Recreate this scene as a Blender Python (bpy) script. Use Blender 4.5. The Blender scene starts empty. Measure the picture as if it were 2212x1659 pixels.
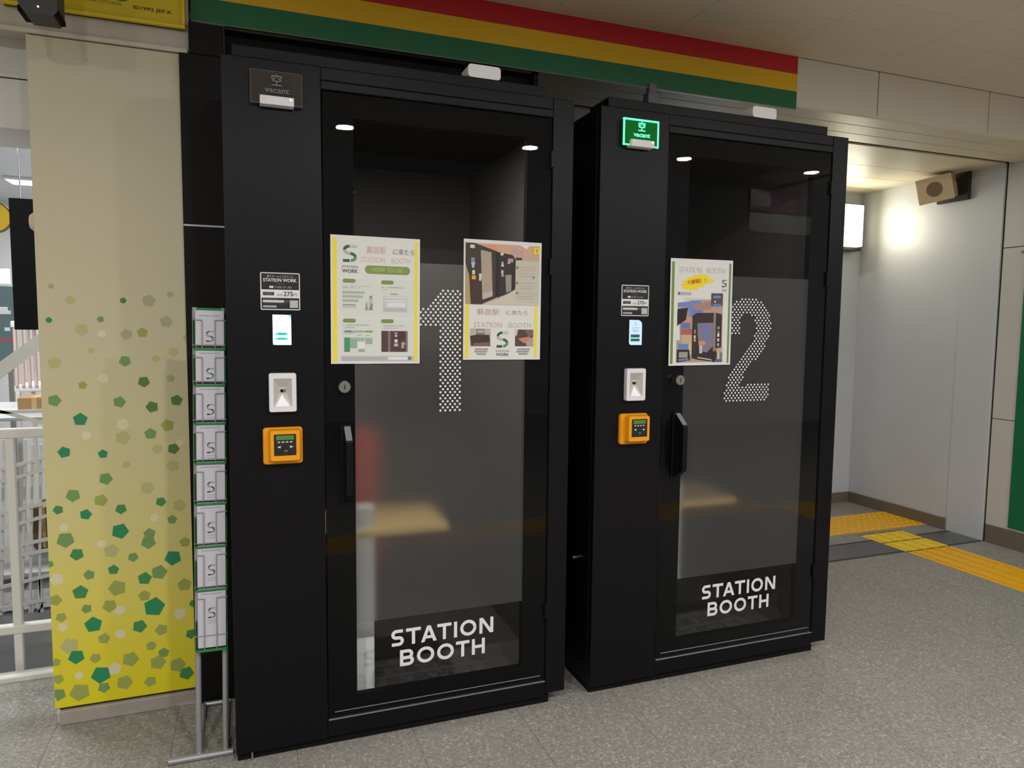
import bpy, bmesh, math, random
from mathutils import Vector, Matrix
random.seed(7)
SC = bpy.context.scene
COL = SC.collection
PI = math.pi

# ------------------------------------------------------------------ camera
CAM = Vector((0.0580, -2.4280, 1.4697))
F = 1528.1
R = [Vector((0.9364286, -0.3507087, 0.0102369)), Vector((0.0189120, 0.0795882, 0.9966484)), Vector((0.3503481, 0.9330965, -0.0811613))]
cd = bpy.data.cameras.new('camera'); cam = bpy.data.objects.new('camera', cd); COL.objects.link(cam)
cd.sensor_width = 36.0; cd.lens = 36.0 * F / 2212.0; cd.clip_start = 0.02; cd.clip_end = 200
cam.matrix_world = Matrix(((R[0].x, R[1].x, -R[2].x, CAM.x), (R[0].y, R[1].y, -R[2].y, CAM.y), (R[0].z, R[1].z, -R[2].z, CAM.z), (0, 0, 0, 1)))
SC.camera = cam

# ------------------------------------------------------------------ world, exposure
w = bpy.data.worlds.new('world'); SC.world = w; w.use_nodes = True
bg = w.node_tree.nodes['Background']; bg.inputs[0].default_value = (1.0, 0.98, 0.94, 1); bg.inputs[1].default_value = 0.30
vs = SC.view_settings
vs.view_transform = 'Standard'; vs.look = 'None'; vs.gamma = 1.0; vs.use_curve_mapping = False; vs.exposure = 0.0
LAMP_W = 36.0          # each ceiling downlight
NICHE_W = 3.4          # wall lamp in the side passage
HALL_W = 60.0          # light panels of the bright hall beyond the fence

def at(ax, v, px, py):
    """point on plane x|y|z = v seen at photo pixel (px, py)"""
    d = R[0] * ((px - 1106) / F) + R[1] * (-(py - 829.5) / F) + R[2]
    i = 'xyz'.index(ax)
    return CAM + d * ((v - CAM[i]) / d[i])

# ------------------------------------------------------------------ materials
def lin(c):
    return tuple(((x / 255.0) / 12.92 if x / 255.0 <= 0.04045 else ((x / 255.0 + 0.055) / 1.055) ** 2.4) for x in c)
MATS = {}
def mat(name, rgb, rough=0.5, metal=0.0, noise=0.0, nscale=40.0, emit=0.0, spec=0.5, bump=0.0, ecol=None):
    if name in MATS: return MATS[name]
    m = bpy.data.materials.new(name); m.use_nodes = True; nt = m.node_tree; b = nt.nodes['Principled BSDF']
    c = lin(rgb) + (1,)
    b.inputs['Base Color'].default_value = c; b.inputs['Roughness'].default_value = rough; b.inputs['Metallic'].default_value = metal
    b.inputs['Specular IOR Level'].default_value = spec
    if noise or bump:
        geo = nt.nodes.new('ShaderNodeNewGeometry'); n = nt.nodes.new('ShaderNodeTexNoise'); n.inputs['Scale'].default_value = nscale; n.inputs['Detail'].default_value = 4
        nt.links.new(geo.outputs['Position'], n.inputs['Vector'])
        if noise:
            mr = nt.nodes.new('ShaderNodeMapRange'); mr.inputs['To Min'].default_value = 1 - noise; mr.inputs['To Max'].default_value = 1 + noise
            nt.links.new(n.outputs['Fac'], mr.inputs['Value'])
            mx = nt.nodes.new('ShaderNodeMix'); mx.data_type = 'RGBA'; mx.blend_type = 'MULTIPLY'; mx.inputs['Factor'].default_value = 1
            mx.inputs['A'].default_value = c; nt.links.new(mr.outputs['Result'], mx.inputs['B']); nt.links.new(mx.outputs['Result'], b.inputs['Base Color'])
        if bump:
            bp = nt.nodes.new('ShaderNodeBump'); bp.inputs['Strength'].default_value = bump; bp.inputs['Distance'].default_value = 0.002
            nt.links.new(n.outputs['Fac'], bp.inputs['Height']); nt.links.new(bp.outputs['Normal'], b.inputs['Normal'])
    if emit:
        b.inputs['Emission Color'].default_value = (lin(ecol) + (1,)) if ecol else c; b.inputs['Emission Strength'].default_value = emit
    MATS[name] = m; return m
def ink(c, rough=0.55):
    c = tuple(int(x) for x in c)
    return mat('ink_%d_%d_%d' % c, c, rough)

M_BLACK = mat('black_powder_coat', (11, 11, 16), 0.42, noise=0.10, nscale=300, spec=0.2)
M_BLACK2 = mat('black_glass_border', (6, 6, 8), 0.7, spec=0.1)
M_INNER = mat('booth_lining_grey_felt', (74, 72, 72), 0.9, noise=0.12, nscale=120)
M_DARK = mat('matte_black_board', (15, 13, 13), 0.6, noise=0.15, nscale=60, spec=0.2)
M_ALU = mat('aluminium_edge', (150, 150, 155), 0.3, 0.9)
M_STEEL = mat('brushed_steel', (190, 188, 184), 0.25, 1.0, noise=0.08, nscale=200)
M_RACK = mat('grey_painted_steel_tube', (176, 176, 178), 0.32, 0.6)
M_WPLAST = mat('white_plastic', (226, 226, 232), 0.38)
M_WPLAST2 = mat('greyish_recess_plastic', (196, 192, 186), 0.5)
M_YEL = mat('orange_yellow_plastic', (240, 160, 14), 0.33, spec=0.6)
M_PAPER = mat('paper_white', (221, 221, 219), 0.6)
M_DECAL = mat('white_vinyl_decal', (226, 226, 228), 0.5)
M_PANEL = mat('beige_enamel_panel', (216, 210, 200), 0.42, noise=0.05, nscale=6)
M_CEIL = mat('ceiling_panel_paint', (228, 223, 213), 0.6, noise=0.05, nscale=5)
M_JOINT = mat('dark_joint', (46, 36, 26), 0.8)
M_WALLR = mat('off_white_wall_panel', (208, 207, 202), 0.38, noise=0.04, nscale=8)
M_METWALL = mat('grey_satin_steel_wall', (204, 208, 214), 0.36, noise=0.04, nscale=4, spec=0.6)
M_BASE = mat('brown_grey_skirting', (118, 106, 90), 0.5, noise=0.08, nscale=30)
M_SOFFIT = mat('cream_soffit_panel', (214, 206, 184), 0.45, noise=0.03, nscale=8)
M_GREEN = mat('green_board', (6, 112, 74), 0.45, noise=0.06, nscale=30)
M_TACT = mat('yellow_tactile_rubber', (238, 178, 22), 0.42, noise=0.10, nscale=40)
M_TACT2 = mat('bright_yellow_tactile_paint', (244, 206, 40), 0.42, noise=0.08, nscale=40)
M_WFENCE = mat('white_gloss_rail_paint', (222, 220, 212), 0.35)
M_ORANGE = mat('pale_wood_laminate', (228, 200, 130), 0.5, noise=0.1, nscale=20)
M_RED = mat('red_brown_fabric', (176, 74, 62), 0.9, noise=0.12, nscale=90)

def floor_mat():
    m = bpy.data.materials.new('speckled_floor_vinyl'); m.use_nodes = True; nt = m.node_tree; b = nt.nodes['Principled BSDF']
    geo = nt.nodes.new('ShaderNodeNewGeometry')
    n1 = nt.nodes.new('ShaderNodeTexVoronoi'); n1.inputs['Scale'].default_value = 150; n1.feature = 'F1'
    n2 = nt.nodes.new('ShaderNodeTexNoise'); n2.inputs['Scale'].default_value = 60; n2.inputs['Detail'].default_value = 5
    n3 = nt.nodes.new('ShaderNodeTexNoise'); n3.inputs['Scale'].default_value = 2.2; n3.inputs['Detail'].default_value = 3
    for n in (n1, n2, n3): nt.links.new(geo.outputs['Position'], n.inputs['Vector'])
    sep = nt.nodes.new('ShaderNodeSeparateColor'); nt.links.new(n1.outputs['Color'], sep.inputs['Color'])
    r1 = nt.nodes.new('ShaderNodeValToRGB'); e = r1.color_ramp.elements
    e[0].position = 0.0; e[0].color = lin((124, 121, 114)) + (1,); e[1].position = 1.0; e[1].color = lin((172, 168, 161)) + (1,)
    q = e.new(0.25); q.color = lin((139, 136, 129)) + (1,); q = e.new(0.82); q.color = lin((146, 142, 136)) + (1,); q = e.new(0.93); q.color = lin((168, 164, 156)) + (1,)
    nt.links.new(sep.outputs['Red'], r1.inputs['Fac'])
    mr = nt.nodes.new('ShaderNodeMapRange'); mr.inputs['From Min'].default_value = 0.3; mr.inputs['From Max'].default_value = 0.7; mr.inputs['To Min'].default_value = 0.86; mr.inputs['To Max'].default_value = 1.1
    nt.links.new(n2.outputs['Fac'], mr.inputs['Value'])
    mr2 = nt.nodes.new('ShaderNodeMapRange'); mr2.inputs['To Min'].default_value = 0.93; mr2.inputs['To Max'].default_value = 1.07
    nt.links.new(n3.outputs['Fac'], mr2.inputs['Value'])
    mu = nt.nodes.new('ShaderNodeMath'); mu.operation = 'MULTIPLY'; nt.links.new(mr.outputs['Result'], mu.inputs[0]); nt.links.new(mr2.outputs['Result'], mu.inputs[1])
    mx = nt.nodes.new('ShaderNodeMix'); mx.data_type = 'RGBA'; mx.blend_type = 'MULTIPLY'; mx.inputs['Factor'].default_value = 1
    nt.links.new(r1.outputs['Color'], mx.inputs['A']); nt.links.new(mu.outputs['Value'], mx.inputs['B']); nt.links.new(mx.outputs['Result'], b.inputs['Base Color'])
    b.inputs['Roughness'].default_value = 0.46; b.inputs['Specular IOR Level'].default_value = 0.22
    return m
M_FLOOR = floor_mat()

def glass_mat(name, tint, refl_ior=1.5):
    m = bpy.data.materials.new(name); m.use_nodes = True; nt = m.node_tree; nt.nodes.clear()
    o = nt.nodes.new('ShaderNodeOutputMaterial'); mx = nt.nodes.new('ShaderNodeMixShader'); fr = nt.nodes.new('ShaderNodeFresnel'); fr.inputs['IOR'].default_value = refl_ior
    t = nt.nodes.new('ShaderNodeBsdfTransparent'); t.inputs['Color'].default_value = tint + (1,)
    g = nt.nodes.new('ShaderNodeBsdfGlossy'); g.inputs['Roughness'].default_value = 0.0; g.inputs['Color'].default_value = (1, 1, 1, 1)
    nt.links.new(fr.outputs['Fac'], mx.inputs['Fac']); nt.links.new(t.outputs[0], mx.inputs[1]); nt.links.new(g.outputs[0], mx.inputs[2]); nt.links.new(mx.outputs[0], o.inputs['Surface'])
    return m
M_GLASS = glass_mat('door_glass', (0.95, 0.955, 0.955), 1.17)
M_ACRYL = glass_mat('clear_acrylic', (0.80, 0.80, 0.82), 1.7)
def film_mat():
    m = bpy.data.materials.new('frosted_film'); m.use_nodes = True; nt = m.node_tree; nt.nodes.clear()
    o = nt.nodes.new('ShaderNodeOutputMaterial')
    rf = nt.nodes.new('ShaderNodeBsdfRefraction'); rf.inputs['IOR'].default_value = 1.16; rf.inputs['Roughness'].default_value = 0.75; rf.inputs['Color'].default_value = (0.96, 0.96, 0.96, 1)
    df = nt.nodes.new('ShaderNodeBsdfDiffuse'); df.inputs['Color'].default_value = (0.40, 0.40, 0.41, 1)
    tl = nt.nodes.new('ShaderNodeBsdfTranslucent'); tl.inputs['Color'].default_value = (0.75, 0.75, 0.76, 1)
    a = nt.nodes.new('ShaderNodeMixShader'); a.inputs['Fac'].default_value = 0.45; nt.links.new(df.outputs[0], a.inputs[1]); nt.links.new(tl.outputs[0], a.inputs[2])
    c = nt.nodes.new('ShaderNodeMixShader'); c.inputs['Fac'].default_value = 0.24; nt.links.new(rf.outputs[0], c.inputs[1]); nt.links.new(a.outputs[0], c.inputs[2])
    nt.links.new(c.outputs[0], o.inputs['Surface']); return m
M_FILM = film_mat()

def pillar_mat():
    m = bpy.data.materials.new('cream_to_yellow_print'); m.use_nodes = True; nt = m.node_tree; b = nt.nodes['Principled BSDF']
    geo = nt.nodes.new('ShaderNodeNewGeometry'); sp = nt.nodes.new('ShaderNodeSeparateXYZ'); nt.links.new(geo.outputs['Position'], sp.inputs[0])
    mr = nt.nodes.new('ShaderNodeMapRange'); mr.inputs['From Max'].default_value = 2.45; nt.links.new(sp.outputs['Z'], mr.inputs['Value'])
    r = nt.nodes.new('ShaderNodeValToRGB'); e = r.color_ramp.elements
    e[0].position = 0.03; e[0].color = lin((226, 212, 18)) + (1,); e[1].position = 0.97; e[1].color = lin((198, 192, 168)) + (1,)
    for p, c in ((0.10, (224, 210, 50)), (0.20, (221, 208, 100)), (0.34, (212, 202, 142)), (0.55, (206, 198, 162))):
        q = e.new(p); q.color = lin(c) + (1,)
    nt.links.new(mr.outputs['Result'], r.inputs['Fac']); nt.links.new(r.outputs['Color'], b.inputs['Base Color']); b.inputs['Roughness'].default_value = 0.5
    return m
M_PILLAR = pillar_mat()

# ------------------------------------------------------------------ mesh helpers
class G:
    """geometry collector; material slots by material"""
    def __init__(s): s.v = []; s.f = []; s.m = []; s.mats = []
    def mi(s, m):
        if m not in s.mats: s.mats.append(m)
        return s.mats.index(m)
    def add(s, vs, fs, m):
        o = len(s.v); s.v += [tuple(p) for p in vs]; k = s.mi(m)
        for f in fs: s.f.append([i + o for i in f]); s.m.append(k)
    def box(s, x0, x1, y0, y1, z0, z1, m):
        vs = [(x, y, z) for z in (z0, z1) for y in (y0, y1) for x in (x0, x1)]
        s.add(vs, [(0, 2, 3, 1), (4, 5, 7, 6), (0, 1, 5, 4), (2, 6, 7, 3), (0, 4, 6, 2), (1, 3, 7, 5)], m)
    def bev(s, x0, x1, y0, y1, z0, z1, m, b=0.002, seg=2):
        bm = bmesh.new(); bmesh.ops.create_cube(bm, size=1)
        for v in bm.verts: v.co = Vector(((x0 + x1) / 2 + v.co.x * (x1 - x0), (y0 + y1) / 2 + v.co.y * (y1 - y0), (z0 + z1) / 2 + v.co.z * (z1 - z0)))
        bmesh.ops.bevel(bm, geom=list(bm.edges), offset=b, segments=seg, profile=0.6, affect='EDGES')
        bm.verts.index_update(); s.add([v.co for v in bm.verts], [[v.index for v in f.verts] for f in bm.faces], m); bm.free()
    def quad(s, a, b, c, d, m): s.add([a, b, c, d], [(0, 1, 2, 3)], m)
    def poly(s, pts, y, m):
        """flat polygon in the XZ plane, facing -Y"""
        a = sum(pts[i][0] * pts[(i + 1) % len(pts)][1] - pts[(i + 1) % len(pts)][0] * pts[i][1] for i in range(len(pts)))
        if a < 0: pts = pts[::-1]
        s.add([(p[0], y, p[1]) for p in pts], [list(range(len(pts)))], m)
    def slab(s, pts, y0, y1, m):
        """polygon in XZ extruded from y0 (front) to y1"""
        a = sum(pts[i][0] * pts[(i + 1) % len(pts)][1] - pts[(i + 1) % len(pts)][0] * pts[i][1] for i in range(len(pts)))
        if a < 0: pts = pts[::-1]
        n = len(pts); vs = [(p[0], y0, p[1]) for p in pts] + [(p[0], y1, p[1]) for p in pts]
        s.add(vs, [list(range(n)), list(range(2 * n - 1, n - 1, -1))] + [(i + n, (i + 1) % n + n, (i + 1) % n, i) for i in range(n)], m)
    def tube(s, a, b, r, m, n=10, r2=None, caps=True):
        a = Vector(a); b = Vector(b); d = (b - a).normalized(); u = d.orthogonal().normalized(); w_ = d.cross(u); r2 = r if r2 is None else r2
        vs = []
        for c, rr in ((a, r), (b, r2)):
            for i in range(n):
                t = 2 * PI * i / n; vs.append(c + u * (rr * math.cos(t)) + w_ * (rr * math.sin(t)))
        fs = [(i, (i + 1) % n, (i + 1) % n + n, i + n) for i in range(n)]
        if caps: fs += [list(range(n - 1, -1, -1)), list(range(n, 2 * n))]
        s.add(vs, fs, m)
    def merge(s, vs, fs, m): s.add(vs, fs, m)

def rrect(x0, x1, z0, z1, r, n=5):
    p = []
    for cx, cz, a0 in ((x1 - r, z1 - r, 0), (x0 + r, z1 - r, 90), (x0 + r, z0 + r, 180), (x1 - r, z0 + r, 270)):
        for i in range(n + 1):
            t = math.radians(a0 + 90 * i / n); p.append((cx + r * math.cos(t), cz + r * math.sin(t)))
    return p
def rects(x0, x1, z0, z1): return [(x0, z0), (x1, z0), (x1, z1), (x0, z1)]

def obj(name, g, parent=None, loc=None, rot=None, smooth=False, kind=None, **props):
    me = bpy.data.meshes.new(name); me.from_pydata(g.v, [], g.f); me.update()
    for m in g.mats: me.materials.append(m)
    me.polygons.foreach_set('material_index', g.m)
    if smooth:
        me.polygons.foreach_set('use_smooth', [True] * len(me.polygons))
    o = bpy.data.objects.new(name, me); COL.objects.link(o)
    if loc: o.location = loc
    if rot: o.rotation_euler = rot
    if parent: o.parent = parent
    if kind: o['kind'] = kind
    for k, v in props.items(): o[k] = v
    return o
def thing(name, label, category, loc=(0, 0, 0), rot=(0, 0, 0), group=None):
    o = bpy.data.objects.new(name, None); COL.objects.link(o); o.location = loc; o.rotation_euler = rot; o.empty_display_size = 0.1
    o['label'] = label; o['category'] = category
    if group: o['group'] = group
    return o
def copyobj(o, parent, loc):
    c = o.copy(); COL.objects.link(c); c.parent = parent; c.location = loc; return c
def struct(name, g, smooth=False): return obj(name, g, kind='structure', smooth=smooth)
def lamp(name, parent, loc, size, power, color=(1, 0.99, 0.97), rot=(0, 0, 0), shape='DISK', size_y=None, spread=None):
    l = bpy.data.lights.new(name, 'AREA'); l.shape = shape; l.size = size; l.energy = power; l.color = color
    if size_y: l.size_y = size_y
    if spread: l.spread = math.radians(spread)
    o = bpy.data.objects.new(name, l); COL.objects.link(o); o.location = loc; o.rotation_euler = rot
    if parent: o.parent = parent
    return o

# ---- lettering
_TC = {}
def glyphs(s, bold=0.0):
    if (s, bold) in _TC: return _TC[(s, bold)]
    cu = bpy.data.curves.new('lettering', 'FONT'); cu.body = s; cu.size = 1.0; cu.resolution_u = 3; cu.offset = bold; cu.fill_mode = 'FRONT'
    to = bpy.data.objects.new('lettering', cu); COL.objects.link(to)
    dg = bpy.context.evaluated_depsgraph_get(); me = bpy.data.meshes.new_from_object(to.evaluated_get(dg))
    vs = [(v.co.x, v.co.y) for v in me.vertices]; fs = [list(p.vertices) for p in me.polygons]
    bpy.data.objects.remove(to); bpy.data.curves.remove(cu); bpy.data.meshes.remove(me)
    _TC[(s, bold)] = (vs, fs); return vs, fs
def put_text(g, s, x0, x1, z0, z1, y, m, bold=0.0, rot=0.0):
    vs, fs = glyphs(s, bold)
    if not vs: return
    ax = min(v[0] for v in vs); bx = max(v[0] for v in vs); az = min(v[1] for v in vs); bz = max(v[1] for v in vs)
    out = []
    cx, cz = (x0 + x1) / 2, (z0 + z1) / 2
    for v in vs:
        px = x0 + (v[0] - ax) / (bx - ax) * (x1 - x0); pz = z0 + (v[1] - az) / max(bz - az, 1e-6) * (z1 - z0)
        if rot:
            c, sn = math.cos(rot), math.sin(rot); px, pz = cx + (px - cx) * c - (pz - cz) * sn, cz + (px - cx) * sn + (pz - cz) * c
        out.append((px, y, pz))
    g.merge(out, fs, m)
def ribbon(g, pts, wd, y, m):
    """stroke of constant width with mitred joins, XZ plane"""
    n = len(pts); L = []; Rr = []
    for i in range(n):
        a = Vector(pts[max(i - 1, 0)]); b = Vector(pts[i]); c = Vector(pts[min(i + 1, n - 1)])
        d1 = (b - a).normalized() if i > 0 else (c - b).normalized(); d2 = (c - b).normalized() if i < n - 1 else d1
        n1 = Vector((-d1.y, d1.x)); n2 = Vector((-d2.y, d2.x)); t = (n1 + n2).normalized(); k = (wd / 2) / max(t.dot(n1), 0.35)
        L.append(b + t * k); Rr.append(b - t * k)
    for i in range(n - 1): g.poly([tuple(L[i]), tuple(Rr[i]), tuple(Rr[i + 1]), tuple(L[i + 1])], y, m)
def arc(cx, cz, rx, rz, a0, a1, n=10): return [(cx + rx * math.cos(math.radians(a0 + (a1 - a0) * i / n)), cz + rz * math.sin(math.radians(a0 + (a1 - a0) * i / n))) for i in range(n + 1)]
def letter(g, ch, x0, x1, z0, z1, wd, y, m):
    st = [y]
    def ly():
        st[0] -= 0.00015; return st[0]
    h = wd / 2; a, b, c, d = x0 + h, x1 - h, z0 + h, z1 - h; cx, cz = (x0 + x1) / 2, (z0 + z1) / 2
    if ch == 'T': ribbon(g, [(x0, d), (x1, d)], wd, ly(), m); ribbon(g, [(cx, d), (cx, z0)], wd, ly(), m)
    elif ch == 'I': ribbon(g, [(cx, z0), (cx, z1)], wd, ly(), m)
    elif ch == 'H': ribbon(g, [(a, z0), (a, z1)], wd, ly(), m); ribbon(g, [(b, z0), (b, z1)], wd, ly(), m); ribbon(g, [(a, cz), (b, cz)], wd, ly(), m)
    elif ch == 'N': ribbon(g, [(a, z0), (a, z1)], wd, ly(), m); ribbon(g, [(b, z0), (b, z1)], wd, ly(), m); g.poly([(x0, z1), (x0 + wd * 1.15, z1), (x1, z0), (x1 - wd * 1.15, z0)], ly(), m)
    elif ch == 'A': g.poly([(x0, z0), (x0 + wd * 1.1, z0), (cx + wd * .55, z1), (cx - wd * .55, z1)], ly(), m); g.poly([(x1, z0), (x1 - wd * 1.1, z0), (cx - wd * .55, z1), (cx + wd * .55, z1)], ly(), m); ribbon(g, [(x0 + (x1 - x0) * .2, z0 + (z1 - z0) * .3), (x1 - (x1 - x0) * .2, z0 + (z1 - z0) * .3)], wd * .95, ly(), m)
    elif ch == 'O': ribbon(g, arc(cx, cz, cx - a, cz - c, 0, 360, 28), wd, ly(), m)
    elif ch == 'S':
        q = (d - c) / 4; r = q
        ribbon(g, [(x1 - h * .6, d)] + arc(a + r, d - r, r, r, 90, 270, 10) + arc(b - r, c + r, r, r, 90, -90, 10) + [(x0 + h * .3, c)], wd, ly(), m)
    elif ch == 'B':
        q = (d - c) / 4; ribbon(g, [(a, z0), (a, z1)], wd, ly(), m)
        ribbon(g, [(a, d)] + arc(b - q - h * .4, d - q, q, q, 90, -90, 8) + [(a, cz)], wd, ly(), m)
        ribbon(g, [(a, cz)] + arc(b - q, c + q, q, q, 90, -90, 8) + [(a, c)], wd, ly(), m)
def s_logo(g, x0, x1, z0, z1, y, cols):
    """two-tone ribbon S emblem in five segments"""
    W, H = x1 - x0, z1 - z0; wd = W * 0.20; h = wd / 2; q = (H - wd) / 4
    top, bot = z1 - h, z0 + h; left = x0 + h; right = x1 - h; rx = W * 0.40
    segs = [([(x1, top), (x0 + W * .5, top)], cols[0]),
            ([(x0 + W * .46, top)] + arc(left + rx, top - q, rx, q, 100, 180, 6), cols[1]),
            (arc(left + rx, top - q, rx, q, 184, 270, 6) + [(x0 + W * .52, z0 + H / 2 - .02 * H)], cols[2]),
            ([(x0 + W * .55, z0 + H / 2)] + arc(right - rx, bot + q, rx, q, 75, 4, 6), cols[3]),
            (arc(right - rx, bot + q, rx, q, 0, -80, 6), cols[4]), ([(x0 + W * .48, bot), (x0, bot)], cols[5])]
    for p, c in segs: ribbon(g, p, wd, y, ink(c))
LOGO_COL = [(190, 192, 196), (40, 92, 66), (176, 182, 180), (34, 104, 62), (74, 150, 104), (30, 96, 58)]
LOGO_GREY = [(150, 150, 152), (70, 72, 74), (140, 142, 142), (62, 64, 66), (110, 112, 112), (48, 50, 52)]

# ================================================================== STRUCTURE
XW = 4.886      # right wall plane
YB = 0.53       # bulkhead face
ZC = 2.84       # ceiling
YN = 2.165      # back of the side passage
TS = 0.4055     # floor tile pitch

# floor ------------------------------------------------------------
g = G()
g.box(-7.0, XW + 0.1, -8.5, 0.93, -0.12, -0.0025, M_FLOOR)
g.box(-0.62, XW + 0.1, 0.93, YN + .1, -0.12, -0.0025, M_FLOOR)
floor = struct('floor', g)
tg = G(); hw = TS / 2 - 0.0007
tg.box(-hw, hw, -hw, hw, -0.002, 0.0, M_FLOOR)
first = None
x = 0.6 - 7 * TS
k = 0
while x < XW - 0.02:
    for j in range(-4, 6):
        y0 = -0.02 + j * TS; y1 = y0 + TS
        if y0 > YN - .05: continue
        if x < -0.62 and y0 > 0.90: continue
        if x < -0.7 and y0 < -0.9: continue
        xx1 = min(x + TS, XW); yy1 = min(y1, YN)
        if x < -0.62 and y1 > 0.93: yy1 = 0.93
        if xx1 - x < TS - .001 or yy1 - y0 < TS - .001:
            t2 = G(); t2.box(x + .0007, xx1 - .0007, y0 + .0007, yy1 - .0007, -0.002, 0.0, M_FLOOR); obj('floor_tile', t2, floor)
        elif first is None:
            first = obj('floor_tile', tg, floor, loc=(x + TS / 2, y0 + TS / 2, 0))
        else:
            copyobj(first, floor, (x + TS / 2, y0 + TS / 2, 0))
    x += TS

# tactile paving --------------------------------------------------
def tact_bars(m, L=0.40, W=0.395):
    g = G(); g.bev(-W / 2, W / 2, -L / 2 + .0015, L / 2 - .0015, 0.0, 0.003, m, 0.0008, 1)
    for i in range(4):
        xx = -W / 2 + W * (i + .5) / 4; g.bev(xx - .0135, xx + .0135, -L / 2 + .008, L / 2 - .008, 0.0025, 0.0085, m, 0.0035, 2)
    return g
def tact_dots(m, S=0.395, SX=None):
    SX = SX or S
    g = G(); g.bev(-SX / 2, SX / 2, -S / 2 + .0015, S / 2 - .0015, 0.0, 0.003, m, 0.0008, 1)
    for i in range(6):
        for j in range(6):
            cx = -SX / 2 + SX * (i + .5) / 6; cy = -S / 2 + S * (j + .5) / 6
            g.tube((cx, cy, 0.0028), (cx, cy, 0.0078), 0.014, m, 8, 0.009)
    return g
XT = 4.342
b0 = obj('tactile_block', tact_bars(M_TACT), floor, loc=(XT, 0.75, 0))
for k in range(1, 8): copyobj(b0, floor, (XT, 0.75 - 0.4 * k, 0))
b1 = obj('tactile_block', tact_bars(M_TACT2, 0.19), floor, loc=(XT, 1.048, 0)); copyobj(b1, floor, (XT, 1.243, 0))
d0 = obj('tactile_block', tact_dots(M_TACT), floor, loc=(XT, 1.60, 0))
for k in range(1, 4): copyobj(d0, floor, (XT - .397 * k, 1.60, 0))
obj('tactile_block', tact_dots(M_TACT, 0.395, 0.338), floor, loc=(XT + .1985 + .171, 1.60, 0))
for yy in (0.951, 1.1455, 1.340):
    g = G(); g.box(XT - .197, XT + .197, yy - .005, yy + .005, 0.0, 0.0042, M_JOINT); obj('rail_groove', g, floor)
b2 = obj('tactile_block', tact_bars(M_TACT), floor, loc=(3.9, -2.3, 0), rot=(0, 0, PI / 2))
for k in range(1, 16): copyobj(b2, floor, (3.9 - .4 * k, -2.3, 0))
# steel shutter sill across the side passage floor
g = G()
g.bev(2.55, 4.14, 0.955, 1.235, 0.0, 0.003, mat('dark_grey_sill_steel', (112, 112, 116), 0.4, 0.5), 0.001, 1)
g.bev(4.545, XW - .02, 0.955, 1.235, 0.0, 0.003, mat('dark_grey_sill_steel', (112, 112, 116), 0.4, 0.5), 0.001, 1)
for yy in (0.968, 1.215):
    g.box(2.55, 4.14, yy - .006, yy + .006, 0.0028, 0.0036, M_JOINT); g.box(4.545, XW - .02, yy - .006, yy + .006, 0.0028, 0.0036, M_JOINT)
struct('trim_1', g)

# ceiling ----------------------------------------------------------
g = G(); g.box(-7.0, XW + .1, -3.4, 0.56, ZC + .006, ZC + .1, M_JOINT)
ceiling = struct('ceiling', g)
g = G(); g.box(-7.0, 0.0, -3.4, 0.47, ZC, ZC + .006, M_CEIL); g.box(0.0, XW, -3.4, -1.0, ZC, ZC + .006, M_CEIL)
obj('ceiling_field', g, ceiling)
cx0 = 2.54 - 5 * 0.6
ys = [YB - .0005, 0.345, 0.128, -0.088, -0.304, -0.52, -0.736, -1.0]
for r_ in range(len(ys) - 1):
    xx = 0.0
    edges = [0.0] + [e for e in [cx0 + .6 * i for i in range(12)] if 0.02 < e < XW - .02] + [XW]
    for i in range(len(edges) - 1):
        g = G(); g.box(edges[i] + .0012, edges[i + 1] - .0012, ys[r_ + 1] + .001, ys[r_] - .001, ZC - .0005 * random.random(), ZC + .006, M_CEIL)
        obj('ceiling_panel', g, ceiling)

# bulkhead above booths -------------------------------------------
g = G(); g.box(-0.118, XW, YB + .012, 0.925, 2.612, ZC + .05, M_JOINT)
bulk = struct('wall_bulkhead', g)
edges = [-0.116, 0.72, 1.56, 2.40, 3.238, 4.080, XW]
for i in range(6):
    g = G(); g.bev(edges[i] + .0035, edges[i + 1] - .0035, YB, YB + .014, 2.602, ZC - .0008, M_PANEL, 0.0015, 1); obj('bulkhead_panel', g, bulk)
for a, b in ((YB + .002, 0.655), (0.660, 0.790), (0.795, 0.925)):
    g = G(); g.bev(-0.116, XW - .002, a, b, 2.594, 2.612, M_SOFFIT, 0.002, 1); obj('soffit_strip', g, bulk)
g = G(); g.box(1.30, XW, 0.925, 0.972, 2.63, 2.64, M_JOINT); obj('shutter_slot', g, bulk)

# side passage (niche) --------------------------------------------
g = G(); g.box(1.28, XW + .1, 0.972, YN + .1, 2.606, 2.70, M_JOINT)
nc = struct('ceiling_passage', g)
ed = [0.974, 1.372, 1.66, 1.875, 2.02, YN]
for i in range(5):
    g = G(); g.bev(1.30, XW, ed[i] + .0015, ed[i + 1] - .0015, 2.596, 2.608, M_SOFFIT, 0.0015, 1); obj('ceiling_panel', g, nc)
g = G(); g.box(1.28, XW + .1, YN, YN + .1, 0, 2.61, M_METWALL); struct('wall_back', g)
g = G(); g.box(1.265, 1.285, 0.55, YN, 0, 2.61, M_DARK); struct('wall_left', g)
g = G(); g.bev(1.30, XW - .004, YN - .012, YN, 0.0, 0.085, M_BASE, .002, 1); struct('baseboard_back', g)

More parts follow.
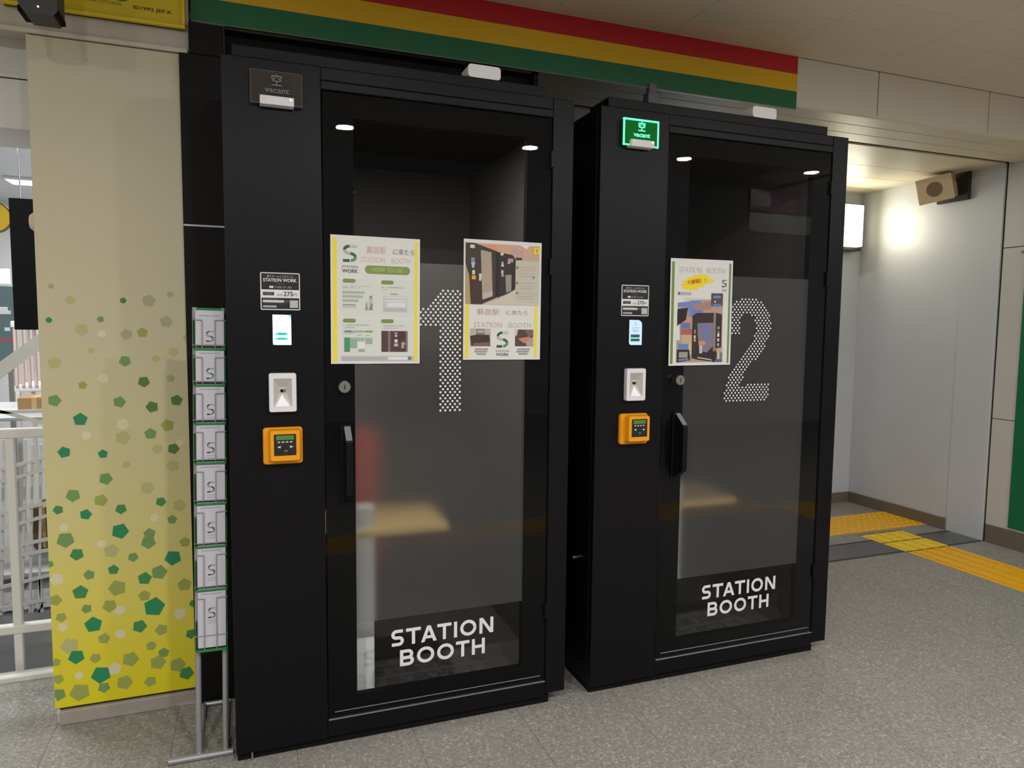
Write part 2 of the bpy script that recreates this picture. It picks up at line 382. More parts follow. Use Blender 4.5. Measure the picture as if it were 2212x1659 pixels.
# right wall --------------------------------------------------------
g = G(); g.box(XW + .012, XW + .15, -1.9, YN + .1, 0, ZC + .1, M_JOINT)
wr = struct('wall_right', g)
ye = [0.962, -0.24, -1.44]
for i in range(2):
    for z0, z1 in ((0.125, 0.866), (0.871, 2.031), (2.036, ZC)):
        g = G(); g.bev(XW, XW + .013, ye[i + 1] + .002, ye[i] - .002, z0, z1, M_WALLR, .0015, 1); obj('wall_panel', g, wr)
g = G(); g.bev(XW - .006, XW + .013, 0.975, 1.252, 0.0, 2.60, M_METWALL, .002, 1); obj('shutter_guide', g, wr)
g = G(); g.bev(XW, XW + .013, 1.254, YN, 0.0, 2.60, M_METWALL, .0015, 1); obj('steel_wall_panel', g, wr)
g = G(); g.bev(XW - .013, XW - .0005, 1.256, YN - .013, 0.0, 0.088, M_BASE, .002, 1); g.bev(XW - .006, XW - .0002, -1.9, 0.955, 0.0, 0.124, M_BASE, .002, 1); struct('baseboard_right', g)
# the wall turns away behind the photographer
g = G(); g.box(XW + .012, 9.0, -1.95, -1.9, 0, ZC, M_WALLR); struct('wall_return', g)
g = G(); g.box(XW + .1, 9.0, -6.5, -1.95, -.12, 0, M_FLOOR); struct('floor_beyond', g)
g = G(); g.box(XW + .1, 9.0, -3.4, -1.95, ZC, ZC + .1, M_CEIL); struct('ceiling_beyond', g)

# black boards around booth one -------------------------------------
g = G()
g.box(-0.149, 0.0, 0.462, 0.485, 0.0, 2.44, M_JOINT); g.box(-0.117, 0.0, 0.462, 0.485, 2.44, 2.549, M_JOINT)
wf = struct('wall_filler', g)
for z0, z1 in ((0.0, 0.905), (0.909, 1.825), (1.829, 2.438)):
    g = G(); g.bev(-0.150, -0.002, 0.452, 0.463, z0, z1, M_DARK, .0012, 1); obj('filler_board', g, wf)
g = G(); g.bev(-0.117, -0.002, 0.452, 0.463, 2.44, 2.55, M_DARK, .0012, 1); obj('filler_board', g, wf)
g = G(); g.bev(-0.150, -0.002, 0.447, 0.4525, 1.823, 1.831, M_ALU, .001, 1); obj('joint_strip', g, wf)
g = G(); g.box(0.0, 1.265, 0.60, 0.62, 2.30, 2.594, M_DARK); struct('wall_filler_upper', g)

# ================================================================== LIGHTS of the place
def downlight(x, y, label, z=ZC, p=LAMP_W, grp='round ceiling downlights of the concourse'):
    t = thing('ceiling_downlight', label, 'ceiling light', (x, y, z), group=grp)
    g = G(); n = 24
    vs = []
    for r_, zz in ((0.078, -0.001), (0.076, -0.006), (0.064, -0.006), (0.060, 0.0)):
        vs += [(r_ * math.cos(2 * PI * i / n), r_ * math.sin(2 * PI * i / n), zz) for i in range(n)]
    fs = [(k * n + i, k * n + (i + 1) % n, (k + 1) * n + (i + 1) % n, (k + 1) * n + i) for k in range(3) for i in range(n)]
    g.add(vs, fs, M_WPLAST); obj('trim_ring', g, t, smooth=True)
    g = G(); g.add([(0.061 * math.cos(2 * PI * i / n), 0.061 * math.sin(2 * PI * i / n), -0.002) for i in range(n)], [list(range(n - 1, -1, -1))], mat('lit_diffuser', (255, 250, 240), .5, emit=9.0))
    obj('diffuser', g, t)
    lamp('bulb', t, (0, 0, -0.008), 0.118, p)
    return t
for x, y in ((0.724, -2.686), (2.12, -2.713), (3.40, -2.54), (4.70, -2.534), (-0.68, -2.65), (-2.1, -2.65), (-3.5, -2.65), (6.0, -2.55)):
    downlight(x, y, 'round white recessed downlight in the concourse ceiling')
downlight(3.25, 1.95, 'small recessed downlight in the passage ceiling behind the second booth', 2.594, 7.0, None)

# wall lamp of the passage
t = thing('wall_lamp', 'glowing boxy wall lamp in the corner of the passage', 'lamp', (4.52, YN, 2.305))
g = G(); g.bev(-0.14, 0.272, -0.10, 0.0, -0.19, 0.185, mat('dark_lamp_housing', (44, 42, 40), .5), .006, 2); obj('housing', g, t)
g = G(); g.bev(-0.135, 0.215, -0.165, -0.098, -0.165, 0.165, mat('lamp_diffuser', (255, 248, 214), .4, emit=3.2, ecol=(255, 246, 208)), .012, 3); obj('diffuser', g, t, smooth=False)
lamp('bulb', t, (0.04, -0.175, 0), 0.30, NICHE_W, (1, 0.93, 0.74), rot=(-PI / 2, 0, 0), shape='RECTANGLE', size_y=0.30)

# ================================================================== WORK BOOTHS
BW, BH, BD = 1.203, 2.30, 1.20
OPX0, OPX1, OPZ0, OPZ1 = 0.401, 1.022, 0.168, 2.150
FZ0, FZ1 = 0.428, 1.685
def px_local(px, py, off): p = at('y', off[1], px, py); return (p.x - off[0], p.z)

def inside(p, poly):
    r = False; n = len(poly); j = n - 1
    for i in range(n):
        a, b = poly[i], poly[j]
        if (a[1] > p[1]) != (b[1] > p[1]) and p[0] < (b[0] - a[0]) * (p[1] - a[1]) / (b[1] - a[1]) + a[0]: r = not r
        j = i
    return r
ONE = [(.585, 1.517), (.585, 1.464), (.691, 1.464), (.691, 1.168), (.776, 1.168), (.776, 1.602), (.712, 1.602), (.696, 1.578), (.676, 1.553), (.652, 1.536), (.62, 1.524)]
TWO_C = [(60, 612), (60, 420), (100, 280), (180, 175), (300, 110), (450, 95), (570, 112), (665, 175), (735, 280), (770, 420), (765, 560), (735, 660), (690, 770), (600, 905), (480, 1050), (385, 1190), (340, 1275), (325, 1340), (742, 1325), (735, 1525), (715, 1545), (95, 1595), (95, 1500), (125, 1310), (185, 1155), (300, 970), (420, 800), (520, 660), (560, 560), (548, 420), (510, 345), (430, 315), (370, 335), (338, 400), (328, 500), (325, 612)]

def make_booth(num, off, label):
    B = thing('work_booth', label, 'booth', (off[0], off[1], 0), group='black one-person work booths')
    # shell
    g = G(); g.bev(0.0, 0.03, 0.03, BD, 0.03, BH, M_BLACK, .002, 1); obj('side_panel', g, B)
    g = G(); g.bev(BW - .03, BW, 0.03, BD, 0.045, BH, M_BLACK, .002, 1); obj('side_panel', g, B)
    g = G(); g.bev(0.03, BW - .03, BD - .04, BD, 0.03, BH, M_BLACK, .002, 1); obj('back_panel', g, B)
    g = G(); g.bev(0.03, BW - .03, 0.03, BD - .04, BH - .05, BH, M_BLACK, .002, 1); obj('roof_panel', g, B)
    g = G(); g.box(0.03, BW - .03, 0.03, BD - .04, 0.03, 0.10, M_INNER); obj('floor_panel', g, B)
    g = G(); g.box(0.0305, 0.045, 0.035, BD - .041, 0.101, BH - .051, M_INNER); g.box(BW - .045, BW - .0305, 0.035, BD - .041, 0.101, BH - .051, M_INNER); g.box(0.046, BW - .046, BD - .055, BD - .041, 0.101, BH - .051, M_INNER); g.box(0.046, BW - .046, .06, BD - .056, BH - .065, BH - .051, M_BLACK2)
    obj('lining', g, B)
    g = G(); g.bev(0.004, BW - .06, 0.018, BD - .03, 0.0, 0.031, M_DARK, .002, 1); obj('plinth', g, B)
    # front frame
    g = G(); g.bev(0.0, 0.298, 0.0, 0.03, 0.031, BH, M_BLACK, .0035, 2); obj('control_panel', g, B)
    g = G(); g.bev(1.121, BW, 0.0, 0.03, 0.047, BH, M_BLACK, .0035, 2); obj('right_stile', g, B)
    g = G(); g.bev(0.2985, 1.1205, 0.0, 0.03, 0.036, 0.094, M_BLACK, .0025, 2); obj('bottom_rail', g, B)
    g = G(); g.bev(0.2985, 1.1205, 0.0, 0.03, 2.229, 2.257, M_BLACK, .003, 2); g.bev(0.2985, 1.1205, 0.002, 0.03, 2.258, BH, M_BLACK, .003, 2); obj('top_rail', g, B)
    g = G(); g.bev(0.032, 1.088, 0.004, 0.16, BH - .001, 2.335, M_BLACK, .003, 2); obj('crown', g, B)
    g = G(); g.bev(0.3005, 1.1185, -0.004, 0.012, 0.0955, 0.0995, M_ALU, .0012, 1); obj('threshold_strip', g, B)
    # door
    g = G()
    dx0, dx1, dz0, dz1 = 0.302, 1.117, 0.102, 2.226
    for a in ((dx0, OPX0, dz0, dz1), (OPX1, dx1, dz0, dz1), (OPX0, OPX1, dz0, OPZ0), (OPX0, OPX1, OPZ1, dz1)):
        g.box(a[0], a[1], 0.0075, 0.035, a[2], a[3], M_BLACK2)
    D = obj('door', g, B)
    g = G(); g.bev(dx0, dx1, 0.002, 0.0072, dz0, dz1, M_GLASS, .0008, 1); obj('glass_pane', g, D)
    g = G(); g.poly(rects(OPX0, OPX1, FZ0, FZ1), 0.0076, M_FILM); obj('frosted_film', g, D, label='frosted privacy film')
    g = G(); g.bev(dx0 + .02, dx1 - .02, -0.003, 0.002, 0.122, 0.1245, M_ALU, .0008, 1); obj('kick_line', g, D)
    # numeral of dots
    g = G(); poly = ONE if num == 1 else [px_local(1550 + a / 6.636, 630 + b / 6.636, off) for a, b in TWO_C]
    P_, RW = 0.0178, 0.01085
    rr = 0.0042
    z = 1.592; r_ = 0
    while z > 1.16:
        xx = 0.55 + (P_ / 2 if (r_ % 2) else 0.0) - .002
        while xx < 0.85:
            if inside((xx, z), poly): g.poly([(xx + rr * math.cos(2 * PI * i / 10), z + rr * math.sin(2 * PI * i / 10)) for i in range(10)], 0.0006, M_DECAL)
            xx += P_
        z -= RW; r_ += 1
    for i, v in enumerate(g.v): g.v[i] = (v[0], 0.0015, v[2])
    obj('dotted_numeral', g, D, kind='stuff', label='dotted white numeral %d' % num)
    # lettering
    g = G()
    for ch, a, b in (('S', 0, .118), ('T', .138, .279), ('A', .280, .434), ('T', .438, .577), ('I', .603, .633), ('O', .664, .827), ('N', .858, 1)):
        g = G(); letter(g, ch, .521 + .384 * a, .521 + .384 * b, .326, .386, .0118, 0.0015, M_DECAL); obj('letter_' + ch.lower(), g, D)
    for ch, a, b in (('B', 0, .158), ('O', .193, .394), ('O', .427, .625), ('T', .650, .812), ('H', .842, 1)):
        g = G(); letter(g, ch, .552 + .320 * a, .552 + .320 * b, .249, .309, .0118, 0.0015, M_DECAL); obj('letter_' + ch.lower(), g, D)
    # knob and pull
    g = G(); kx, kz = 0.362, 1.262
    g.tube((kx, 0.001, kz), (kx, -0.030, kz), 0.0205, M_STEEL, 28); g.tube((kx, -0.030, kz), (kx, -0.033, kz), 0.0205, M_STEEL, 28, 0.0185)
    g.box(kx - .0015, kx + .0015, -0.0338, -0.0332, kz - .008, kz + .008, M_DARK)
    obj('lock_knob', g, D, label='brushed steel lock knob')
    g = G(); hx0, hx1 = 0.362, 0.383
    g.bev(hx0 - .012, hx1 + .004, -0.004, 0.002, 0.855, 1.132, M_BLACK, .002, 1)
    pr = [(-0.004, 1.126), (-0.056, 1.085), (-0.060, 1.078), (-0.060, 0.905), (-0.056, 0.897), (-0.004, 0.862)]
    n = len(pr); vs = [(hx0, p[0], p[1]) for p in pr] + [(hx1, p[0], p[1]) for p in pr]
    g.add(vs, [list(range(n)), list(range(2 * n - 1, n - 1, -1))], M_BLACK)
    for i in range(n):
        j = (i + 1) % n; g.add([vs[i], vs[i + n], vs[j + n], vs[j]], [(0, 1, 2, 3)], mat('painted_light_facet', (120, 124, 136), .35) if i == 0 else M_BLACK)  # grey of the top facet paints in the light it catches
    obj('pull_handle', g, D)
    for hz in (0.35, 1.66, 2.05):
        g = G(); g.bev(1.112, 1.126, -0.006, 0.004, hz, hz + .06, M_BLACK, .002, 2); obj('hinge', g, D)
    # vacancy sign
    lit = num == 2
    sx0, sx1, sz0, sz1 = 0.083, 0.239, 2.158, 2.259
    S_ = obj('vacancy_sign', G(), B)
    g = G()
    g.slab(rrect(sx0, sx1, sz0, sz1, .006), -0.020, -0.015, mat('green_lit_acrylic', (0, 40, 14), .5, emit=0.55, ecol=(0, 120, 40), spec=.1) if lit else M_ACRYL)
    sign = g
    me_parent = S_
    obj('acrylic_plate', sign, S_)
    mm = mat('green_glow', (120, 255, 205), .4, emit=1.0, ecol=(96, 255, 196)) if lit else mat('engraved_grey', (120, 120, 128), .6)
    g = G()
    if lit:
        for a in ((sx0, sx0 + .0075, sz0, sz1), (sx1 - .0075, sx1, sz0, sz1), (sx0, sx1, sz1 - .0075, sz1), (sx0, sx0 + .03, sz0, sz0 + .006), (sx1 - .028, sx1, sz0, sz0 + .006)):
            g.bev(a[0], a[1], -0.0225, -0.0145, a[2], a[3], mm, .002, 1)
    else:
        for a in ((sx0, sx0 + .0012, sz0, sz1), (sx1 - .0012, sx1, sz0, sz1), (sx0, sx1, sz1 - .0012, sz1), (sx0, sx1, sz0, sz0 + .0018)):
            g.bev(a[0], a[1], -0.0212, -0.0145, a[2], a[3], mat('acrylic_edge', (104, 104, 112), .4), .0004, 1)
    obj('edge_light' if lit else 'plate_edge', g, S_)
    g = G(); put_text(g, '空', .1465, .1775, 2.214, 2.250, -0.0228, mm, .02 if lit else .01); put_text(g, 'vacant', .126, .199, 2.192, 2.207, -0.0228, mm, .03 if lit else .012)
    obj('lettering', g, S_, kind='stuff')
    g = G(); g.bev(.111, .213, -0.034, 0.0, 2.153, 2.180, M_WPLAST, .002, 2)
    for xx in (.122, .203): g.tube((xx, -0.034, 2.172), (xx, -0.0355, 2.172), .0045, M_STEEL, 12)
    obj('bracket', g, S_)
    # price label
    g = G(); x0, x1, z0, z1 = .103, .225, 1.515, 1.635; yl = -0.0006; wh = M_DECAL; bk = ink((20, 20, 22))
    g.slab(rrect(x0, x1, z0, z1, .004), yl, 0.0, wh); L_ = obj('price_label', g, B)
    g = G(); W, H = x1 - x0, z1 - z0
    def U(u): return x0 + W * u
    def V(v): return z1 - H * v
    def rc(u0, u1, v0, v1, m, k=1): g.poly(rects(U(u0), U(u1), V(v1), V(v0)), yl - .0003 * k, m)
    rc(.025, .975, .025, .455, bk); rc(.025, .975, .675, .975, bk)
    put_text(g, '駅ナカ・シェアオフィス', U(.17), U(.83), V(.135), V(.07), yl - .0006, ink((200, 200, 202)))
    put_text(g, 'STATION WORK', U(.07), U(.92), V(.245), V(.155), yl - .0006, wh, .02)
    put_text(g, '(JR東日本)', U(.40), U(.60), V(.318), V(.285), yl - .0006, ink((120, 120, 122)))
    g.poly(rrect(U(.22), U(.33), V(.415), V(.355), .002), yl - .0006, ink((205, 205, 205))); put_text(g, '7:00-21:30', U(.36), U(.78), V(.415), V(.36), yl - .0006, ink((170, 170, 172)))
    rc(.06, .34, .52, .61, ink((40, 40, 44))); rc(.09, .31, .545, .56, ink((120, 120, 122)), 2); rc(.12, .28, .58, .592, ink((120, 120, 122)), 2)
    put_text(g, '15分', U(.41), U(.555), V(.625), V(.56), yl - .0006, ink((70, 70, 76))); put_text(g, '275', U(.58), U(.82), V(.625), V(.505), yl - .0006, ink((62, 62, 70)), .02); put_text(g, '円', U(.83), U(.92), V(.625), V(.545), yl - .0006, ink((70, 70, 76)))
    g.poly(rrect(U(.055), U(.59), V(.80), V(.735), .002), yl - .0006, ink((206, 206, 208))); rc(.61, .72, .735, .80, ink((70, 70, 74)), 2)
    rc(.06, .44, .695, .715, ink((84, 84, 88)), 2); rc(.06, .62, .825, .845, ink((58, 58, 62)), 2)
    g.poly(rrect(U(.055), U(.40), V(.935), V(.88), .002), yl - .0006, ink((170, 170, 172)))
    rc(.735, .945, .735, .935, ink((186, 186, 190)), 2)
    obj('label_print', g, L_, kind='stuff')
    # status screen
    g = G(); sx0, sx1, sz0, sz1 = .1385, .1955, 1.402, 1.4995
    g.slab(rects(sx0, sx1, sz0, sz1), -0.003, 0.002, M_BLACK); SCN = obj('status_screen', g, B)
    g = G(); br = 1.6 if num == 1 else 0.62
    scr = mat('screen_white_%d' % num, (255, 255, 255) if num == 1 else (176, 200, 244), .4, emit=br, ecol=(250, 252, 255) if num == 1 else (186, 208, 255))
    tea = mat('screen_teal_%d' % num, (70, 230, 190) if num == 1 else (20, 92, 76), .4, emit=.75 if num == 1 else .25, ecol=(90, 255, 214) if num == 1 else (24, 110, 90))
    drk = mat('screen_ink_%d' % num, (20, 90, 80), .5, emit=.1)
    if num == 1: g.poly(rects(sx0, sx1, sz0, sz1), -0.0034, tea)
    p = [(sx0, sz1), (sx1 - .019, sz1)] + arc(sx1 - .019, sz1 - .019, .019, .019, 90, 0, 6)[1:] + [(sx1, sz0), (sx0 + .010, sz0)] + arc(sx0 + .010, sz0 + .010, .010, .010, 270, 180, 4)[1:]
    g.poly(p, -0.0038, scr)
    for a, b in ((1.4335, 1.4425), (1.418, 1.426)) if num == 1 else ((1.4315, 1.443), (1.4165, 1.427)):
        g.poly(rects(sx0 + .007, sx1 - .010, a, b), -0.0042, tea)
        for q in range(4): g.poly(rects(sx0 + .017 + q * .006, sx0 + .021 + q * .006, a + .002, b - .002), -0.0045, drk)
    if num == 2:
        gi = mat('screen_grey_ink', (120, 140, 190), .5, emit=.28)
        ribbon(g, [(.170, 1.490)] + arc(.1665, 1.487, .003, .003, 90, 270, 5) + arc(.1665, 1.481, .003, .003, 90, -90, 5) + [(.162, 1.478)], .0012, -0.0042, gi)
        for zz, a, b in ((1.468, .150, .184), (1.458, .150, .182), (1.454, .156, .178)): g.poly(rects(a, b, zz, zz + .0018), -0.0042, gi)
    obj('display_image', g, SCN)
    # white code reader
    g = G(); x0, x1, z0, z1 = .123, .2085, 1.1835, 1.3105; cx, cz = (x0 + x1) / 2, (z0 + z1) / 2
    outer = rrect(x0, x1, z0, z1, .007); n = len(outer)
    def ring(p1, y1, p2, y2, m):
        k = len(p1); g.add([(a[0], y1, a[1]) for a in p1] + [(a[0], y2, a[1]) for a in p2], [(i, (i + 1) % k, (i + 1) % k + k, i + k) for i in range(k)], m)
    o1 = rrect(x0 + .0015, x1 - .0015, z0 + .0015, z1 - .0015, .006)
    i1 = rrect(x0 + .014, x1 - .014, z0 + .017, z1 - .017, .002)
    ring(outer, 0.0, outer, -0.0195, M_WPLAST); ring(outer, -0.0195, o1, -0.022, M_WPLAST); ring(o1, -0.022, i1, -0.022, M_WPLAST)
    RD = obj('code_reader', g, B, label='white recessed code reader')
    g = G()
    tcx, tcz = cx + .001, cz + .006
    i2 = rrect(tcx - .012, tcx + .012, tcz - .012, tcz + .012, .001)
    ring(i1, -0.0219, i2, -0.003, M_WPLAST2); g.poly(i2, -0.003, M_WPLAST2)
    obj('recess', g, RD)
    g = G(); g.tube((tcx - .003, -0.0028, tcz - .001), (tcx - .003, -0.006, tcz - .001), .005, M_BLACK2, 14); g.bev(tcx + .0045, tcx + .008, -0.007, -0.0028, tcz - .006, tcz + .005, mat('lens_grey', (90, 86, 84), .3), .001, 1); obj('lens', g, RD)
    g = G(); g.add([(cx - .024, -0.0215, z0 + .0185), (cx + .022, -0.0215, z0 + .0185), (cx - .002, -0.0045, tcz - .012)], [(0, 1, 2)], mat('bright_white_ramp', (244, 244, 250), .4)); obj('ramp', g, RD)
    # yellow card reader
    g = G(); x0, x1, z0, z1 = .102, .226, 1.011, 1.132
    o = rrect(x0, x1, z0, z1, .010); o2 = rrect(x0 + .003, x1 - .003, z0 + .003, z1 - .003, .009)
    g.slab(o, -0.012, 0.0, M_YEL)
    kk = len(o)
    def ring2(p1, y1, p2, y2, m): g.add([(a[0], y1, a[1]) for a in p1] + [(a[0], y2, a[1]) for a in p2], [(i, (i + 1) % kk, (i + 1) % kk + kk, i + kk) for i in range(kk)], m)
    ring2(o, -0.012, o2, -0.016, M_YEL); g.poly(o2, -0.016, M_YEL)
    CR = obj('card_reader', g, B, label='orange-yellow card reader with a small keypad')
    g = G()
    a0 = rrect(.116, .2225, 1.018, 1.129, .010); a1 = rrect(.119, .220, 1.021, 1.128, .010); a2 = rrect(.1225, .2165, 1.025, 1.1255, .008); a3 = rrect(.1255, .2140, 1.028, 1.123, .007)
    ring2(a0, -0.0158, a1, -0.022, M_YEL); ring2(a1, -0.022, a2, -0.044, M_YEL); ring2(a2, -0.044, a3, -0.048, M_YEL); g.poly(a3, -0.048, M_YEL)
    obj('raised_head', g, CR, smooth=False)
    g = G(); kx0, kx1, kz0, kz1 = .1345, .2035, 1.0445, 1.1145; yk = -0.0484
    g.poly(rrect(kx0, kx1, kz0, kz1, .003), yk, ink((22, 21, 20)))
    g.poly(rects(kx0 + .007, kx1 - .007, kz1 - .0185, kz1 - .004), yk - .0003, mat('lcd_green', (84, 128, 64), .4, emit=.03))
    for q in range(4): g.poly(rrect(kx0 + .0115 + q * .0125, kx0 + .0195 + q * .0125, kz1 - .0275, kz1 - .0235, .0012), yk - .0003, ink((200, 206, 190)))
    g.poly([(kx0 + .0095, kz1 - .0415), (kx0 + .0205, kz1 - .0375), (kx0 + .0205, kz1 - .0455)], yk - .0003, ink((214, 212, 206)))
    g.poly([(kx1 - .0085, kz1 - .0415), (kx1 - .0195, kz1 - .0375), (kx1 - .0195, kz1 - .0455)], yk - .0003, ink((214, 212, 206)))
    g.poly(rrect(kx0 + .031, kx0 + .043, kz1 - .058, kz1 - .051, .003), yk - .0003, ink((92, 90, 90))); g.poly(rrect(kx0 + .033, kx0 + .039, kz1 - .068, kz1 - .0635, .002), yk - .0003, ink((66, 64, 64)))
    obj('keypad', g, CR)
    # inside: table on a white panel leg, bench, wall screen
    g = G(); g.bev(.41, .485, 0.135, 0.175, 0.10, 0.815, mat('gloss_white_laminate', (246, 248, 248), .35), .012, 3); T_ = obj('table_leg', g, B, label='white panel leg of the inner table')
    g = G(); g.bev(.05, .76, 0.12, 0.46, 0.70, 0.725, M_ORANGE, .005, 2); obj('table_top', g, B, label='pale wood table inside the booth')
    g = G(); g.bev(.05, .58, 0.50, BD - .06, 0.45, 0.53, M_RED, .02, 3); g.bev(.40, .57, 0.56, 0.64, 0.53, 1.03, M_RED, .025, 3); obj('bench', g, B)
    g = G(); g.box(.052, .42, 0.52, BD - .08, 0.101, 0.45, M_DARK); obj('bench_base', g, B)
    g = G(); g.bev(.62, 1.08, BD - .11, BD - .075, 1.05, 1.36, M_BLACK2, .006, 2); obj('wall_monitor', g, B)
    g = G(); g.bev(.50, .57, BD - .085, BD - .056, 2.105, 2.118, mat('vent_grey', (120, 116, 108), .6), .002, 1); obj('vent_bar', g, B)
    g = G(); g.tube((.62, .14, 2.2345), (.62, .14, 2.226), .035, mat('interior_led_%d' % num, (255, 240, 214), .5, emit=3.0 if num == 1 else .6), 20); LL = obj('interior_light', g, B)
    lamp('led', B, (.62, .14, 2.222), .06, 9.0 if num == 1 else 1.2, (1, .88, .76))
    if num == 2:
        g = G(); g.bev(BW, BW + .020, 0.040, 0.065, 1.36, 1.52, M_BLACK, .003, 2); obj('side_latch', g, B)
        g = G(); g.tube((0.001, 0.161, 0.515), (-0.012, 0.161, 0.515), .010, M_STEEL, 12); obj('side_bolt', g, B)
    else:
        g = G(); g.tube((0.05, 0.010, 0.0), (0.05, 0.010, 0.03), .004, M_STEEL, 12); obj('levelling_foot', g, B)
    return B
OFF1, OFF2 = (0.0, 0.0), (1.319, 0.008)
booth1 = make_booth(1, OFF1, 'black work booth with a dotted numeral 1 on its glass door')
booth2 = make_booth(2, OFF2, 'black work booth with a dotted numeral 2 and a lit green vacancy sign')

# white boxes on top of the booths
for off, lab, dx in ((OFF1, 'small rounded white box on the booth whose vacancy sign is unlit', 0.0), (OFF2, 'small rounded white box on the booth whose vacancy sign glows green', 0.0)):
    t = thing('wireless_unit', lab, 'sensor', (off[0] + (.857 if off is OFF1 else .755), off[1] + .045, 2.335))
    g = G(); a = rrect(-.060, .060, 0.0, 0.044, .012, 6); g.slab(a, -.040, .040, M_WPLAST); obj('casing', g, t)
    g = G(); g.box(-.045, .045, -.032, .032, -.001, .001, M_WPLAST2); obj('foot_pad', g, t)

# ================================================================== POSTERS
def poster(name, label, off, x0, z1, w_, h_, tilt, fill):
    t = thing(name, label, 'poster', (off[0] + x0, off[1] - .0012, z1), rot=(0, tilt, 0))
    g = G(); g.box(0, w_, 0, .0008, -h_, 0, M_PAPER); obj('paper', g, t)
    g = G(); gt = G(); cnt = [0]
    def ky(k):
        cnt[0] += 1; return -.0003 * k - cnt[0] * 4e-6
    def r(u0, u1, v0, v1, c, k=1): g.poly(rects(w_ * u0, w_ * u1, -h_ * v1, -h_ * v0), ky(k), ink(c))
    def rr(u0, u1, v0, v1, c, k=1, rad=None): g.poly(rrect(w_ * u0, w_ * u1, -h_ * v1, -h_ * v0, rad if rad else min(w_ * (u1 - u0), h_ * (v1 - v0)) * .48), ky(k), ink(c))
    def pl(pts, c, k=1): g.poly([(w_ * a, -h_ * b) for a, b in pts], ky(k), ink(c))
    def tx(s, u0, u1, v0, v1, c, b=0.0, k=3, rot=0.0): put_text(gt, s, w_ * u0, w_ * u1, -h_ * v1, -h_ * v0, -.0003 * k - .0006, ink(c), b, rot)
    def logo(u0, u1, v0, v1, cols, k=3): s_logo(g, w_ * u0, w_ * u1, -h_ * v1, -h_ * v0, -.0003 * k - .0006, cols)
    fill(r, rr, pl, tx, logo)
    obj('printed_graphics', g, t, kind='stuff'); obj('lettering', gt, t, kind='stuff')
    return t
YLW = (236, 222, 52)
def fill1(r, rr, pl, tx, logo):
    r(.020, .066, .02, .985, YLW); r(.937, .973, .02, .985, YLW)
    logo(.135, .285, .072, .205, LOGO_COL)
    tx('STATION', .125, .297, .232, .250, (120, 122, 126)); tx('WORK', .125, .297, .260, .288, (92, 96, 100), .02)
    tx('蘇我駅', .395, .61, .075, .132, (212, 186, 176)); tx('に来たら', .69, .935, .085, .132, (140, 138, 144))
    tx('STATION', .33, .60, .158, .200, (218, 206, 202)); tx('BOOTH', .675, .89, .158, .200, (214, 208, 204))
    rr(.375, .885, .225, .290, (124, 152, 78)); tx('- HOW TO USE -', .43, .83, .240, .272, (196, 210, 140))
    for a in (.115, .535):
        for b, c in ((.335, .625), (.645, .925)): rr(a, a + .40, b, c, (214, 218, 210), 1, .012)
    for a, b in ((.13, .335), (.555, .338), (.13, .645), (.555, .645)): rr(a, a + .142, b, b + .031, (118, 148, 78), 2)
    for a, b, u, c in ((.13, .385, .32, (200, 202, 198)), (.13, .40, .20, (178, 180, 178)), (.56, .388, .28, (176, 178, 178)), (.56, .405, .09, (198, 200, 198)), (.135, .69, .30, (176, 182, 176)), (.135, .71, .14, (180, 186, 180)), (.565, .692, .28, (178, 180, 180)), (.565, .711, .18, (190, 192, 190))):
        n = int(u / .016)
        for i in range(n):
            if random.random() < .85: r(a + i * .016, a + i * .016 + .012, b, b + .009, c, 2)
    for b, u in ((.43, .25), (.462, .22), (.494, .19)):
        for i in range(int(u / .022)): r(.13 + i * .022, .148 + i * .022, b, b + .019, (166, 184, 170), 2)
    r(.13, .27, .533, .543, (150, 152, 154), 2); r(.13, .28, .551, .560, (186, 190, 190), 2)
    pl([(.375, .575), (.385, .53), (.392, .505), (.398, .53), (.405, .575)], (150, 142, 156), 2); pl([(.415, .575), (.425, .46), (.455, .46), (.458, .575)], (190, 186, 196), 2); pl([(.418, .575), (.44, .53), (.458, .52), (.458, .575)], (140, 132, 148), 3); r(.425, .455, .465, .485, (150, 144, 158), 3)
    r(.66, .745, .440, .449, (158, 160, 162), 2); r(.58, .85, .462, .585, (198, 202, 204), 2); r(.60, .84, .468, .476, (226, 228, 230), 3); r(.595, .835, .495, .503, (228, 230, 232), 3); r(.62, .835, .512, .548, (222, 225, 230), 3); r(.58, .85, .560, .578, (184, 186, 192), 3)
    r(.14, .46, .738, .751, (150, 184, 158), 2); r(.155, .225, .738, .751, (86, 146, 108), 3); r(.38, .46, .738, .751, (120, 162, 104), 3); r(.14, .26, .751, .762, (178, 202, 184), 2); r(.285, .335, .770, .775, (170, 172, 172), 2); r(.38, .43, .772, .777, (176, 178, 178), 2)
    r(.145, .455, .793, .806, (158, 186, 168), 2); r(.145, .205, .793, .905, (70, 148, 104), 3); r(.205, .285, .806, .875, (146, 176, 156), 2); r(.285, .365, .806, .822, (170, 180, 174), 2); r(.38, .455, .806, .842, (164, 172, 168), 2); r(.30, .37, .885, .905, (164, 168, 166), 2); r(.287, .372, .826, .878, (226, 228, 230), 2)
    r(.558, .858, .738, .905, (80, 56, 60), 2); r(.632, .660, .738, .905, (136, 110, 122), 3); r(.75, .835, .74, .82, (78, 50, 34), 3); r(.835, .858, .738, .905, (130, 106, 116), 3)
    for a, b, c, d, e in ((.705, .74, .750, .762, (180, 160, 170)), (.712, .736, .768, .785, (226, 216, 226)), (.706, .742, .805, .830, (226, 216, 220)), (.700, .748, .838, .862, (206, 170, 160)), (.785, .828, .828, .850, (180, 164, 172)), (.785, .815, .852, .876, (186, 172, 178)), (.800, .810, .810, .818, (220, 206, 214))): rr(a, b, c, d, e, 4, .002)
